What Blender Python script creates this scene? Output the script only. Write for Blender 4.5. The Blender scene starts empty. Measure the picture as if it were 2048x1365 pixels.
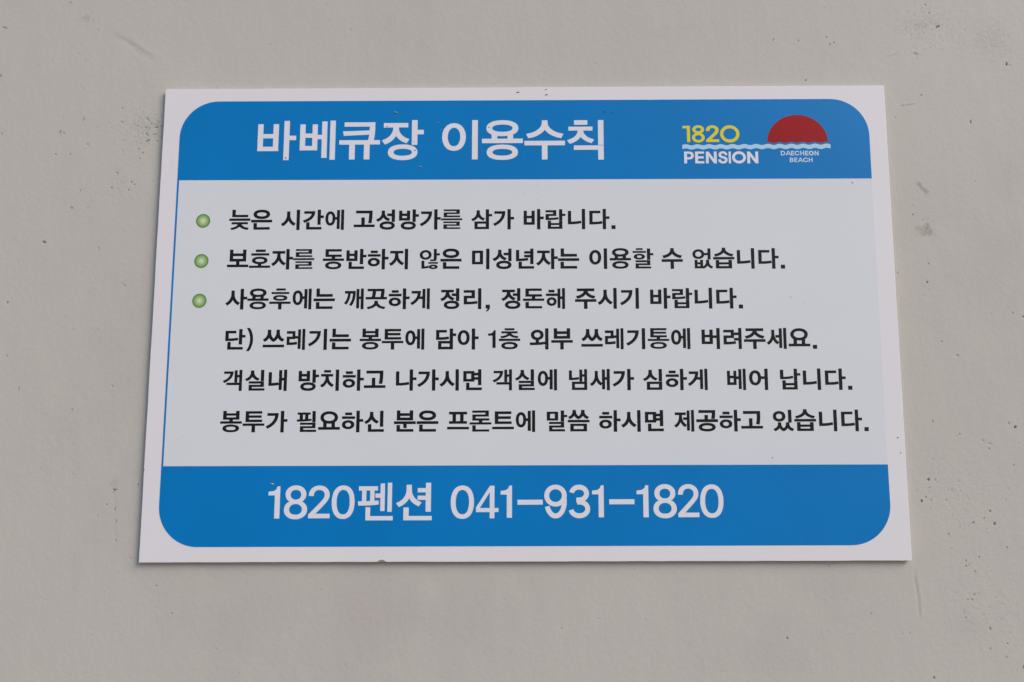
import bpy, math, random
import numpy as np
from mathutils import Matrix, Vector
from mathutils.geometry import delaunay_2d_cdt

scene = bpy.context.scene
COL = scene.collection

# ------------------------------------------------------------------ camera
CAM_LOC = (0.018456,-0.687161,-0.105439)
CAM_ROT = ((0.9999832,0.0038580,0.0043215),(0.0047325,-0.1138079,-0.9934915),(-0.0033410,0.9934953,-0.1138243))
CAM_LENS = 25.9980
CAM_SHIFT = (-0.028063,0.002909)
cam_data = bpy.data.cameras.new("camera")
cam_data.sensor_width = 36.0
cam_data.lens = CAM_LENS
cam_data.shift_x, cam_data.shift_y = CAM_SHIFT
cam_data.clip_start, cam_data.clip_end = 0.01, 500.0
cam = bpy.data.objects.new("camera", cam_data)
COL.objects.link(cam)
cam.matrix_world = Matrix.Translation(CAM_LOC) @ Matrix(CAM_ROT).to_4x4()
scene.camera = cam

# ------------------------------------------------------------------ daylight
SUN_EL, SUN_AZ = 36.0, 124.0          # azimuth clockwise from +Y (the wall is seen looking along +Y)
world = bpy.data.worlds.new("World")
scene.world = world
world.use_nodes = True
wn = world.node_tree.nodes
bg = wn["Background"]
sky = wn.new("ShaderNodeTexSky")
sky.sky_type = 'NISHITA'
sky.sun_disc = False
sky.sun_elevation = math.radians(SUN_EL)
sky.sun_rotation = math.radians(SUN_AZ)
sky.air_density = 1.0
sky.dust_density = 1.2
sky.ozone_density = 1.0
world.node_tree.links.new(sky.outputs[0], bg.inputs[0])
bg.inputs[1].default_value = 0.10
sd = bpy.data.lights.new("sun", 'SUN')
sd.energy = 1.5
sd.angle = math.radians(30)
sd.color = (1.0, 0.965, 0.93)
sun = bpy.data.objects.new("sun", sd)
COL.objects.link(sun)
el, az = math.radians(SUN_EL), math.radians(SUN_AZ)
to_sun = Vector((math.sin(az) * math.cos(el), math.cos(az) * math.cos(el), math.sin(el)))
sun.rotation_euler = to_sun.to_track_quat('Z', 'Y').to_euler()
sun.location = to_sun * 6
scene.view_settings.view_transform = 'Standard'
scene.view_settings.look = 'None'
scene.view_settings.gamma = 1.0
scene.view_settings.exposure = 0.76
scene.view_settings.use_curve_mapping = False

# ------------------------------------------------------------------ materials
def new_mat(name):
    m = bpy.data.materials.new(name)
    m.use_nodes = True
    return m, m.node_tree.nodes, m.node_tree.links, m.node_tree.nodes["Principled BSDF"]

def noise(n, l, vec, scale, detail=3.0, rough=0.55):
    t = n.new("ShaderNodeTexNoise")
    t.inputs["Scale"].default_value = scale
    t.inputs["Detail"].default_value = detail
    t.inputs["Roughness"].default_value = rough
    l.new(vec, t.inputs["Vector"])
    return t.outputs["Fac"]

def maprange(n, l, val, a, b, c, d):
    t = n.new("ShaderNodeMapRange")
    for k, v in zip(("From Min", "From Max", "To Min", "To Max"), (a, b, c, d)):
        t.inputs[k].default_value = v
    l.new(val, t.inputs["Value"])
    return t.outputs["Result"]

def mixcol(n, l, fac, a, b, mode='MIX'):
    t = n.new("ShaderNodeMix")
    t.data_type = 'RGBA'
    t.blend_type = mode
    for sock, v in ((t.inputs[0], fac), (t.inputs[6], a), (t.inputs[7], b)):
        if hasattr(v, "is_output"):
            l.new(v, sock)
        else:
            sock.default_value = v if isinstance(v, float) else (*v, 1.0)
    return t.outputs[2]

def print_mat(name, col, rough=0.48, var=0.05, spec=0.17):
    """semi-gloss print on the plastic board: faint mottling in the ink and in the gloss"""
    m, n, l, p = new_mat(name)
    tc = n.new("ShaderNodeNewGeometry")
    pos = tc.outputs["Position"]
    f = noise(n, l, pos, 9.0, 4.0)
    g = noise(n, l, pos, 420.0, 2.0)
    v = maprange(n, l, f, 0.3, 0.7, 1 - var, 1 + var)
    w = maprange(n, l, g, 0.3, 0.7, 1 - var * .6, 1 + var * .6)
    mu = n.new("ShaderNodeMath"); mu.operation = 'MULTIPLY'
    l.new(v, mu.inputs[0]); l.new(w, mu.inputs[1])
    rgb = n.new("ShaderNodeRGB"); rgb.outputs[0].default_value = (*col, 1)
    vm = n.new("ShaderNodeVectorMath"); vm.operation = 'SCALE'
    l.new(rgb.outputs[0], vm.inputs[0]); l.new(mu.outputs[0], vm.inputs["Scale"])
    l.new(vm.outputs[0], p.inputs["Base Color"])
    l.new(maprange(n, l, noise(n, l, pos, 14.0, 4.0), 0.3, 0.7, rough - .04, rough + .05), p.inputs["Roughness"])
    p.inputs["Specular IOR Level"].default_value = spec
    bu = n.new("ShaderNodeBump")
    bu.inputs["Strength"].default_value = 0.05
    bu.inputs["Distance"].default_value = 0.0004
    l.new(noise(n, l, pos, 160.0, 3.0), bu.inputs["Height"])
    l.new(bu.outputs[0], p.inputs["Normal"])
    return m

M_BOARD = print_mat("white_plastic", (0.735, 0.685, 0.695), 0.48, 0.012)
M_BODY = print_mat("pale_grey_print", (0.665, 0.663, 0.683), 0.48, 0.012)
M_BLUE = print_mat("blue_print", (0.0, 0.178, 0.485), 0.48, 0.05)
M_LETTER = print_mat("white_print", (0.74, 0.70, 0.74), 0.48, 0.012)
M_BLACK = print_mat("black_print", (0.010, 0.009, 0.009), 0.48, 0.08)
M_YELLOW = print_mat("yellow_print", (0.76, 0.61, 0.018), 0.48, 0.03)
M_RED = print_mat("red_print", (0.32, 0.0, 0.003), 0.48, 0.03)
M_WAVE = print_mat("pale_blue_print", (0.44, 0.62, 0.75), 0.48, 0.02)
M_PALE = print_mat("pale_lettering_print", (0.55, 0.66, 0.78), 0.48, 0.02)

def plain(name, col, rough=0.7):
    m, n, l, p = new_mat(name)
    tc = n.new("ShaderNodeNewGeometry")
    f = noise(n, l, tc.outputs["Position"], 700.0, 3.0)
    l.new(mixcol(n, l, maprange(n, l, f, .35, .65, 0, 1), tuple(c * .6 for c in col), tuple(c * 1.3 for c in col)), p.inputs["Base Color"])
    p.inputs["Roughness"].default_value = rough
    return m
SPECK_M = {"tan": plain("tan_dirt", (.36, .33, .30)), "dark": plain("dark_dirt", (.06, .055, .05)),
           "brown": plain("brown_dirt", (.10, .06, .03)), "grey": plain("grey_dirt", (.22, .21, .21)),
           "navy": plain("dull_blue_dirt", (.008, .075, .22)), "pale": plain("pale_scratch", (.16, .28, .45)),
           "smear": plain("grey_smear", (.52, .53, .56))}
M_CHIP = plain("brown_stain", (.34, .30, .24), .8)
M_TAPE = plain("foam_tape", (.12, .12, .12), .9)

def bullet_mat():
    m, n, l, p = new_mat("green_bullet_print")
    tc = n.new("ShaderNodeTexCoord")
    ln = n.new("ShaderNodeVectorMath"); ln.operation = 'LENGTH'
    l.new(tc.outputs["Object"], ln.inputs[0])
    r = maprange(n, l, ln.outputs["Value"], 0, .0067, 0, 1)
    cr = n.new("ShaderNodeValToRGB")
    e = cr.color_ramp.elements
    e[0].position = 0.0; e[0].color = (.66, .72, .56, 1)
    e[1].position = 1.0; e[1].color = (.06, .17, .008, 1)
    a = e.new(.50); a.color = (.36, .48, .20, 1)
    a = e.new(.78); a.color = (.19, .35, .07, 1)
    l.new(r, cr.inputs[0])
    l.new(cr.outputs[0], p.inputs["Base Color"])
    p.inputs["Roughness"].default_value = .38
    return m
M_BULLET = bullet_mat()

def wall_mat():
    """smooth painted plaster, slightly yellowed in places, grime held in an attribute on the mesh"""
    m, n, l, p = new_mat("painted_plaster")
    pos = n.new("ShaderNodeNewGeometry").outputs["Position"]
    big = maprange(n, l, noise(n, l, pos, 3.2, 3.0), .32, .68, 0, 1)
    mid = maprange(n, l, noise(n, l, pos, 17.0, 4.0), .3, .7, 0, 1)
    fine = maprange(n, l, noise(n, l, pos, 900.0, 2.0), .25, .75, .93, 1.07)
    c = mixcol(n, l, big, WALL_A, WALL_B)
    c = mixcol(n, l, mid, c, WALL_C)
    vm = n.new("ShaderNodeVectorMath"); vm.operation = 'SCALE'
    l.new(c, vm.inputs[0]); l.new(fine, vm.inputs["Scale"])
    at = n.new("ShaderNodeAttribute"); at.attribute_name = "grime"
    st = n.new("ShaderNodeAttribute"); st.attribute_name = "stain"
    c = mixcol(n, l, st.outputs["Fac"], vm.outputs[0], (.16, .15, .11))
    c = mixcol(n, l, at.outputs["Fac"], c, (.018, .016, .013))
    l.new(c, p.inputs["Base Color"])
    p.inputs["Roughness"].default_value = .72
    p.inputs["Specular IOR Level"].default_value = .3
    b1 = n.new("ShaderNodeBump"); b1.inputs["Strength"].default_value = .16; b1.inputs["Distance"].default_value = .0012
    l.new(noise(n, l, pos, 190.0, 5.0, .6), b1.inputs["Height"])
    b2 = n.new("ShaderNodeBump"); b2.inputs["Strength"].default_value = .12; b2.inputs["Distance"].default_value = .004
    mp = n.new("ShaderNodeMapping"); mp.inputs["Scale"].default_value = (1, 1, .45)
    l.new(pos, mp.inputs["Vector"])
    l.new(noise(n, l, mp.outputs[0], 34.0, 4.0, .5), b2.inputs["Height"])
    l.new(b2.outputs[0], b1.inputs["Normal"])
    l.new(b1.outputs[0], p.inputs["Normal"])
    return m
WALL_A, WALL_B, WALL_C = (.530, .482, .434), (.470, .420, .385), (.498, .460, .408)
M_WALL = wall_mat()

# ------------------------------------------------------------------ helpers
def link_mesh(name, verts, faces, mat, parent=None, smooth=False):
    me = bpy.data.meshes.new(name)
    me.from_pydata([tuple(v) for v in verts], [], faces)
    me.materials.append(mat)
    me.update()
    if smooth:
        me.polygons.foreach_set("use_smooth", [True] * len(me.polygons))
    o = bpy.data.objects.new(name, me)
    COL.objects.link(o)
    if parent:
        o.parent = parent
    return o

def winding(pts, contours):
    w = np.zeros(len(pts), int)
    for c in contours:
        a, b = c, np.roll(c, -1, 0)
        for i in range(len(a)):
            (x1, y1), (x2, y2) = a[i], b[i]
            if y1 == y2:
                continue
            s = (pts[:, 1] >= min(y1, y2)) & (pts[:, 1] < max(y1, y2))
            xc = x1 + (pts[:, 1] - y1) / (y2 - y1) * (x2 - x1)
            w += np.where(s & (pts[:, 0] < xc), 1 if y2 > y1 else -1, 0)
    return w

def fill(contours):
    """triangulate the union of closed outlines (outer counter-clockwise, holes clockwise), in mm"""
    V, E = [], []
    for c in contours:
        k = len(V)
        V += [Vector((float(x), float(y))) for x, y in c]
        E += [(k + i, k + (i + 1) % len(c)) for i in range(len(c))]
    vs, _, fs, *_ = delaunay_2d_cdt(V, E, [], 0, 1e-4)
    P = np.array([(v.x, v.y) for v in vs])
    cen = np.array([P[list(f)].mean(0) for f in fs])
    w = winding(cen, [np.asarray(c, float) for c in contours])
    return P, [tuple(f) for f, q in zip(fs, w) if q != 0]

def sheet(glyphs, front, back):
    """ink layer: filled outlines at y = front with sides running back to y = back (metres)"""
    verts, faces = [], []
    for g in glyphs:
        P, F = fill(g)
        k = len(verts); n = len(P)
        verts += [(x / 1000, front, z / 1000) for x, z in P] + [(x / 1000, back, z / 1000) for x, z in P]
        cnt = {}
        for f in F:
            a = P[list(f)]
            s = sum(a[i][0] * a[(i + 1) % len(a)][1] - a[(i + 1) % len(a)][0] * a[i][1] for i in range(len(a)))
            f = f if s > 0 else f[::-1]
            faces.append(tuple(k + i for i in f))
            for i in range(len(f)):
                e = (f[i], f[(i + 1) % len(f)])
                cnt[e] = cnt.get(e, 0) + 1
        for (i, j) in cnt:
            if (j, i) not in cnt:
                faces.append((k + j, k + i, k + n + i, k + n + j))
    return verts, faces

def decode(key):
    out = []
    for row in PRINT[key].strip().split("\n"):
        g = []
        for c in row.split("/"):
            d = np.array([[int(q) for q in p.split(",")] for p in c.split()])
            g.append(np.cumsum(d, 0) / 100.0)
        out.append(g)
    return out

def arc(cx, cy, r, a0, a1, n=18):
    return [(cx + r * math.cos(math.radians(a0 + (a1 - a0) * i / n)), cy + r * math.sin(math.radians(a0 + (a1 - a0) * i / n))) for i in range(n + 1)]

# lettering outlines, hundredths of a millimetre on the sign face, first point then steps
PRINT = {
 'body1': '''
-28156,9513 0,-233 2006,0 0,233/-27897,10373 0,-735 1534,0 0,232 -1211,0 0,503/-27934,9153 0,-214 595,0 -30,-69 -99,-96 -138,-78 -169,-58 -257,-49 110,-204 241,46 199,63 161,79 133,99 35,42 36,-42 134,-99 162,-80 198,-62 242,-46 110,204 -257,49 -169,58 -139,78 -98,96 -31,69 595,0 0,214
-26070,9375 0,-259 2004,0 0,259/-25069,10369 -258,-18 -218,-55 -170,-93 -111,-131 -39,-163 39,-164 111,-131 170,-93 217,-56 259,-19 259,19 217,56 170,93 111,131 39,164 -39,163 -111,131 -170,93 -218,55/-25069,10103 171,-11 134,-29 93,-44 51,-51 16,-59 -16,-60 -51,-51 -93,-44 -134,-29 -171,-11 -170,11 -134,29 -93,44 -52,51 -16,60 16,59 52,51 93,44 134,29/-25829,9058 0,-652 1555,0 0,249 -1232,0 0,403
-21728,10345 0,-1988 313,0 0,1988/-22657,10183 1,-386 -27,-205 -72,-192 -111,-171 -138,-139 -215,-130 184,-233 195,116 130,114 109,132 94,155 11,58 10,-50 93,-147 108,-123 128,-107 189,-109 182,225 -213,128 -138,133 -109,165 -72,184 -26,196 0,386
-19728,10341 0,-1479 314,0 0,658 295,0 0,253 -295,0 0,568/-21014,10196 0,-251 717,0 -32,-115 -105,-157 -158,-140 -208,-119 -318,-118 133,-238 383,149 272,174 205,216 129,256 53,343/-20792,9109 0,-712 1465,0 0,249 -1153,0 0,463
-17474,10338 0,-1986 284,0 0,1986/-18498,9911 63,-16 55,-49 46,-87 31,-126 11,-158 -11,-161 -31,-126 -46,-87 -55,-49 -63,-16 -60,16 -54,48 -46,88 -31,126 -11,161 11,159 31,125 46,88 54,48/-18498,10181 -165,-34 -135,-97 -98,-150 -61,-193 -20,-232 20,-234 61,-195 98,-150 135,-98 165,-34 159,30 132,88 98,137 64,178 21,161 151,0 0,-911 282,0 0,1851 -282,0 0,-691 -151,0 -23,156 -65,172 -99,132 -131,85
-16056,10227 0,-271 1259,0 0,12 -1,-152 -4,-164 -11,-179 -23,-196 -48,-267 325,-35 46,272 22,208 12,187 4,169 1,156 0,260/-15527,9562 0,-701 -729,0 0,-251 2004,0 0,251 -955,0 0,701
-13052,9163 -241,-16 -200,-49 -156,-82 -101,-117 -35,-145 35,-145 101,-116 156,-82 201,-48 240,-16 240,16 200,48 156,82 101,116 35,145 -34,145 -102,117 -156,82 -200,49/-13052,8918 156,-9 122,-25 82,-37 45,-43 14,-50 -14,-49 -45,-42 -82,-37 -122,-25 -156,-9 -157,9 -121,25 -83,37 -45,42 -14,49 15,50 44,43 83,37 121,25/-13600,10223 0,-243 -22,-159 -61,-141 -98,-123 -129,-100 -222,-101 162,-232 197,88 130,86 110,105 89,121 7,21 2,-8 86,-107 104,-92 121,-77 184,-80 167,227 -217,96 -124,92 -94,114 -60,131 -22,145 0,237/-13077,9933 0,-252 437,0 0,-570 313,0 0,1218 -313,0 0,-396
-11037,9146 -238,-15 -198,-48 -155,-80 -101,-115 -34,-142 34,-144 101,-116 155,-81 198,-48 238,-15 236,15 198,48 153,82 100,115 34,144 -34,142 -100,114 -154,81 -197,48/-11037,8902 154,-9 119,-24 81,-35 43,-41 13,-47 -14,-49 -43,-42 -80,-35 -120,-25 -153,-9 -154,9 -120,25 -81,36 -44,42 -14,48 14,47 43,41 81,35 120,24/-11937,10207 0,-973 1057,0 0,973 -310,0 0,-282 -437,0 0,282/-11627,9680 437,0 0,-199 -437,0/-10647,10325 0,-1234 312,0 0,510 295,0 0,253 -295,0 0,471
-8577,10321 0,-1983 313,0 0,971 319,0 0,251 -319,0 0,761/-9829,10120 0,-251 724,0 -40,-187 -104,-224 -159,-201 -213,-178 -325,-185 172,-224 405,238 267,249 183,281 105,305 39,377
-7914,9428 0,-180 2011,0 0,180/-7685,8394 1614,0 0,158 -1293,0 0,141 1227,0 0,434 -1553,0 0,-158 1232,0 0,-125 -1227,0/-7671,9542 1564,0 0,170 -1244,0 0,139 1207,0 0,456 -1532,0 0,-168 1212,0 0,-127 -1207,0
-4729,9115 0,-751 1387,0 0,751/-3652,8893 0,-305 -769,0 0,305/-4534,10205 0,-225 -22,-162 -63,-145 -99,-126 -129,-102 -204,-96 152,-214 204,94 127,86 108,103 86,118 6,15 -1,-2 85,-105 103,-92 120,-77 191,-85 153,211 -200,91 -126,95 -97,117 -62,133 -22,148 0,220/-3654,10300 0,-1181 312,0 0,488 295,0 0,226 -295,0 0,467
-1584,10309 0,-1984 313,0 0,971 319,0 0,251 -319,0 0,762/-2836,10108 0,-252 724,0 -40,-187 -104,-223 -159,-201 -213,-178 -325,-185 172,-225 405,239 267,248 183,281 105,306 39,377
-39,10144 0,-1376 1061,0 0,1376 -310,0 0,-494 -441,0 0,494/271,9405 441,0 0,-386 -441,0/1237,10304 0,-1986 313,0 0,992 328,0 0,255 -328,0 0,739
2262,9159 0,-799 1389,0 0,799 -312,0 0,-229 -767,0 0,229/2572,8727 767,0 0,-160 -767,0/3339,10277 0,-1102 312,0 0,440 297,0 0,212 -297,0 0,450/2049,10186 0,-208 722,0 0,-162 -718,0 0,-597 222,0 212,2 195,5 184,12 181,17 249,34 -27,211 -242,-35 -172,-18 -174,-11 -183,-6 -135,-1 0,186 716,0 0,571
5511,10296 0,-1986 311,0 0,1986/4179,8794 229,0 192,3 194,9 198,18 202,26 270,47 -43,252 -259,-44 -189,-25 -186,-16 -182,-10 -116,-2 0,1060 -310,0
7495,10292 0,-1987 313,0 0,996 328,0 0,251 -328,0 0,740/6225,10110 0,-1336 222,0 214,1 196,6 184,11 180,18 246,35 -38,255 -236,-35 -167,-18 -171,-12 -183,-6 -137,-2 0,834 748,0 0,249
8322,8314 390,0 0,370 -390,0
''',
 'body2': '''
-27635,5838 921,0 0,-256 -921,0/-27958,6469 0,-1152 621,0 0,-295 -841,0 0,-251 2011,0 0,251 -850,0 0,295 623,0 0,1152 -320,0 0,-362 -921,0 0,362
-25091,5781 -244,-15 -205,-44 -159,-73 -102,-104 -35,-127 30,-119 87,-99 138,-74 178,-48 152,-16 0,-148 -841,0 0,-216 2011,0 0,216 -850,0 0,148 151,16 178,48 138,74 88,99 30,119 -35,127 -103,104 -159,73 -204,44/-25091,5568 159,-9 116,-21 82,-33 45,-39 16,-48 -16,-48 -45,-39 -82,-33 -116,-21 -159,-9 -160,9 -116,21 -81,33 -45,39 -15,48 15,48 45,39 81,33 116,21/-25913,5884 1695,0 0,229 -1695,0/-25496,6233 934,0 0,237 -934,0
-23904,6315 0,-251 457,0 0,-179 -26,-186 -72,-180 -108,-165 -136,-136 -208,-131 179,-227 190,116 127,114 108,131 94,153 11,53 8,-42 90,-141 105,-121 124,-106 188,-111 173,227 -207,127 -132,129 -105,155 -68,168 -25,173 0,179 444,0 0,251/-22585,6508 0,-1986 313,0 0,975 328,0 0,254 -328,0 0,757
-21922,5613 0,-179 2011,0 0,179/-21693,4579 1614,0 0,158 -1293,0 0,141 1227,0 0,434 -1553,0 0,-158 1232,0 0,-125 -1227,0/-21679,5727 1564,0 0,170 -1244,0 0,139 1207,0 0,456 -1532,0 0,-168 1212,0 0,-127 -1207,0
-18098,5280 -259,-15 -216,-47 -165,-77 -102,-107 -35,-130 35,-130 102,-106 165,-78 216,-46 259,-15 259,15 215,46 164,78 102,106 35,130 -35,130 -102,106 -164,78 -215,47/-18098,5070 173,-9 119,-22 88,-34 52,-44 18,-57 -18,-57 -52,-44 -88,-34 -119,-22 -173,-9 -174,9 -119,22 -88,34 -51,44 -18,57 18,57 52,44 87,34 120,22/-18863,6475 0,-753 607,0 0,-152 -843,0 0,-230 2006,0 0,230 -845,0 0,152 625,0 0,231 -1229,0 0,293 1216,0 0,229
-16866,6354 0,-1036 1057,0 0,1036 -310,0 0,-314 -437,0 0,314/-16556,5797 437,0 0,-232 -437,0/-15576,6488 0,-1485 312,0 0,668 295,0 0,251 -295,0 0,566/-16640,5243 0,-697 1465,0 0,249 -1155,0 0,448
-13503,6485 0,-1986 310,0 0,963 328,0 0,251 -328,0 0,772/-14304,5971 -527,0 0,-239 1210,0 0,239 -515,0/-14249,5618 -186,-19 -159,-54 -127,-88 -82,-116 -29,-138 29,-139 82,-116 127,-87 160,-55 185,-18 184,18 159,55 126,87 82,116 29,139 -29,138 -82,116 -126,88 -159,54/-14249,5390 90,-10 73,-27 55,-39 34,-51 13,-60 -13,-61 -34,-51 -54,-39 -74,-26 -90,-10 -92,10 -74,26 -55,39 -34,51 -13,61 13,60 34,51 55,39 74,27/-14552,6074 647,0 0,249 -647,0
-11320,6480 0,-1986 313,0 0,1986/-12712,6287 0,-251 465,0 1,-179 -27,-188 -72,-181 -109,-164 -136,-136 -209,-129 176,-226 192,115 130,112 110,130 94,153 12,54 8,-41 94,-142 114,-124 130,-104 195,-106 170,228 -214,120 -137,125 -109,153 -72,170 -26,181 0,179 468,0 0,251
-9337,6347 -185,-23 -158,-65 -121,-100 -77,-129 -27,-150 27,-152 77,-129 121,-99 158,-65 185,-23 186,23 158,65 120,100 75,128 27,152 -27,150 -75,129 -120,100 -158,65/-9337,6136 91,-11 79,-34 63,-53 42,-72 15,-86 -15,-88 -42,-72 -63,-54 -79,-33 -91,-12 -91,12 -79,33 -62,54 -43,72 -15,88 15,86 42,72 63,53 79,34/-8568,6452 0,-1002 282,0 0,371 295,0 0,210 -295,0 0,421/-9731,5313 0,-755 146,0 88,1 99,6 107,11 113,20 159,42 -43,205 -132,-36 -82,-17 -80,-12 -77,-7 -21,-1 0,543/-8692,5182 -388,0 0,-159 918,0 0,159 -384,0/-8609,4944 -136,-9 -117,-28 -93,-45 -62,-63 -21,-76 21,-76 62,-62 93,-45 117,-27 136,-9 135,9 117,27 93,45 61,62 22,76 -22,76 -61,63 -93,45 -117,28/-8609,4789 59,-4 46,-10 32,-15 18,-17 6,-20 -6,-20 -18,-17 -32,-15 -46,-10 -59,-4 -59,4 -48,10 -32,15 -17,17 -7,20 7,20 17,17 32,15 48,10/-8907,5282 572,0 0,160 -572,0
-7935,5492 0,-259 2004,0 0,259/-6934,6486 -259,-18 -217,-55 -170,-93 -111,-131 -39,-163 39,-163 111,-132 170,-93 217,-56 259,-18 258,18 218,56 170,93 111,132 39,163 -39,163 -112,131 -170,93 -217,55/-6934,6221 171,-11 134,-30 93,-43 51,-52 16,-59 -16,-60 -51,-51 -93,-43 -134,-30 -171,-10 -170,10 -134,30 -93,43 -52,52 -16,59 16,59 52,52 93,43 134,30/-7694,5175 0,-651 1555,0 0,249 -1233,0 0,402
-4940,6276 0,-1330 1050,0 0,1330/-4196,6031 0,-838 -434,0 0,838/-3597,6461 0,-1988 312,0 0,1988
-1918,5289 -240,-16 -200,-48 -156,-83 -101,-116 -35,-145 35,-145 101,-117 156,-81 200,-48 240,-16 241,16 200,48 156,81 101,117 35,145 -35,145 -101,116 -156,83 -200,48/-1918,5045 157,-10 122,-25 82,-36 45,-44 14,-49 -14,-49 -45,-43 -82,-36 -122,-25 -157,-9 -156,9 -122,25 -82,36 -45,43 -14,49 14,49 45,44 82,36 122,25/-2465,6350 0,-243 -22,-159 -61,-142 -98,-123 -129,-99 -223,-102 163,-231 197,87 130,87 110,105 88,120 8,22 2,-8 85,-107 104,-93 121,-76 184,-80 168,226 -218,96 -123,93 -95,114 -59,130 -22,146 0,237/-1942,6059 0,-251 437,0 0,-571 312,0 0,1219 -312,0 0,-397
10,5846 0,-246 568,0 0,-650 312,0 0,1498 -312,0 0,-243 -568,0 0,-246 568,0 0,-113/-522,5178 0,-672 1466,0 0,249 -1153,0 0,423/-770,5230 215,0 175,2 174,6 175,13 181,19 250,39 -35,250 -239,-37 -166,-18 -163,-13 -160,-7 -97,-2 0,831 -310,0
1233,6252 0,-251 457,0 0,-179 -26,-186 -72,-180 -108,-165 -136,-136 -209,-131 180,-226 189,116 128,113 108,131 93,153 12,53 8,-42 90,-141 105,-121 124,-106 188,-111 173,228 -207,127 -132,129 -105,154 -68,168 -25,173 0,179 444,0 0,251/2552,6445 0,-1986 313,0 0,976 328,0 0,253 -328,0 0,757
3212,5498 0,-262 2011,0 0,262/3466,6454 0,-800 1541,0 0,266 -1220,0 0,534/3452,5155 0,-655 1567,0 0,249 -1244,0 0,406
7553,6433 0,-1988 313,0 0,1988/6744,6289 -194,-35 -161,-98 -119,-150 -75,-194 -25,-232 25,-233 75,-194 119,-151 161,-98 194,-35 193,35 160,98 119,151 74,194 26,233 -26,232 -74,194 -119,150 -160,98/6744,6024 79,-16 71,-51 60,-91 41,-127 15,-159 -15,-160 -41,-128 -60,-91 -71,-51 -79,-17 -80,17 -72,52 -60,90 -41,128 -15,160 15,159 41,127 60,90 72,52
9119,5201 -260,-14 -215,-45 -165,-76 -103,-104 -34,-128 34,-130 103,-105 165,-76 215,-46 260,-14 259,14 215,46 164,76 102,105 35,130 -35,128 -102,104 -164,76 -215,45/9119,4994 173,-9 120,-21 88,-34 51,-42 18,-54 -18,-56 -52,-44 -88,-33 -119,-22 -173,-9 -174,9 -119,22 -88,33 -51,44 -18,56 18,54 51,42 87,34 120,21/9119,6233 177,-10 123,-25 92,-39 55,-51 19,-64 -19,-65 -55,-51 -92,-39 -123,-25 -177,-10 -177,10 -123,25 -92,39 -55,51 -19,65 19,64 55,51 92,39 123,25/9119,6459 -264,-17 -221,-52 -168,-86 -106,-118 -36,-141 12,-86 35,-77 59,-68 80,-58 69,-33 0,-224 -461,0 0,-229 2004,0 0,229 -463,0 0,224 70,33 79,58 59,68 35,77 12,86 -36,141 -106,118 -168,86 -221,52/8901,5499 0,142 -20,3 56,-6 58,-4 61,-3 63,0 63,0 61,3 59,4 57,6 -20,-3 0,-142
11641,6404 0,-1096 312,0 0,442 297,0 0,201 -297,0 0,453/10557,4482 1467,0 0,191 -1159,0 0,121 1088,0 0,477 -1401,0 0,-187 1091,0 0,-108 -1086,0/10834,6169 -543,0 0,-180 1259,0 0,180 -541,0/10922,5900 -178,-13 -150,-37 -112,-59 -68,-77 -24,-92 24,-92 68,-77 112,-59 150,-36 177,-13 178,13 149,36 111,59 69,77 23,92 -23,92 -69,77 -111,59 -149,37/10921,5739 80,-5 62,-15 46,-23 31,-32 11,-42 -11,-42 -31,-32 -46,-23 -62,-14 -80,-5 -79,5 -62,14 -46,23 -31,32 -11,42 11,42 31,32 46,23 62,15/10601,6269 639,0 0,170 -639,0
13860,6432 0,-166 -36,-149 -100,-132 -152,-114 -189,-86 -290,-70 130,-257 251,59 190,77 172,102 144,128 47,65 48,-65 143,-128 171,-102 190,-77 251,-59 130,257 -289,70 -190,87 -153,115 -101,132 -37,147 0,166/13022,5366 0,-258 838,0 0,-678 321,0 0,678 845,0 0,258
16140,5290 0,-826 792,0 0,826 -269,0 0,-233 -252,0 0,233/16411,4852 252,0 0,-178 -252,0/16508,6090 95,-11 79,-33 61,-52 41,-69 14,-85 -14,-86 -41,-70 -61,-52 -79,-33 -95,-12 -96,12 -80,33 -61,53 -40,69 -15,86 15,85 40,69 61,52 80,33/17222,5302 0,-192 -14,-111 -42,-105 -68,-97 -94,-83 -161,-85 140,-196 146,74 92,66 77,77 58,80 4,12 0,-7 61,-87 77,-77 94,-66 149,-71 142,196 -164,81 -94,80 -68,97 -42,107 -14,115 0,192/17377,6392 0,-440 -324,0 -34,96 -83,108 -118,83 -144,52 -166,18 -185,-22 -157,-64 -121,-100 -76,-130 -27,-153 27,-154 76,-131 121,-100 157,-64 185,-23 168,19 146,53 118,84 83,111 33,99 321,0 0,-411 282,0 0,1069
18139,5265 0,-810 1523,0 0,810 -321,0 0,-217 -881,0 0,217/18460,4830 881,0 0,-153 -881,0/17903,5557 0,-241 2004,0 0,241/18741,6453 0,-132 -37,-135 -100,-120 -151,-101 -187,-76 -275,-61 112,-232 246,53 203,73 170,93 141,115 43,55 43,-55 141,-115 169,-93 202,-73 247,-53 108,232 -271,60 -186,78 -152,103 -101,119 -37,133 0,132
21484,6398 0,-1986 311,0 0,1986/20152,4896 229,0 192,3 194,9 198,17 202,27 270,46 -43,252 -259,-43 -189,-25 -185,-17 -183,-9 -116,-2 0,1059 -310,0
23445,6393 0,-1988 313,0 0,996 328,0 0,251 -328,0 0,741/22175,6210 0,-1336 222,0 214,1 196,6 184,11 180,18 246,36 -38,254 -236,-35 -167,-18 -171,-12 -183,-6 -137,-2 0,834 748,0 0,249
24272,4412 390,0 0,370 -390,0
''',
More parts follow.
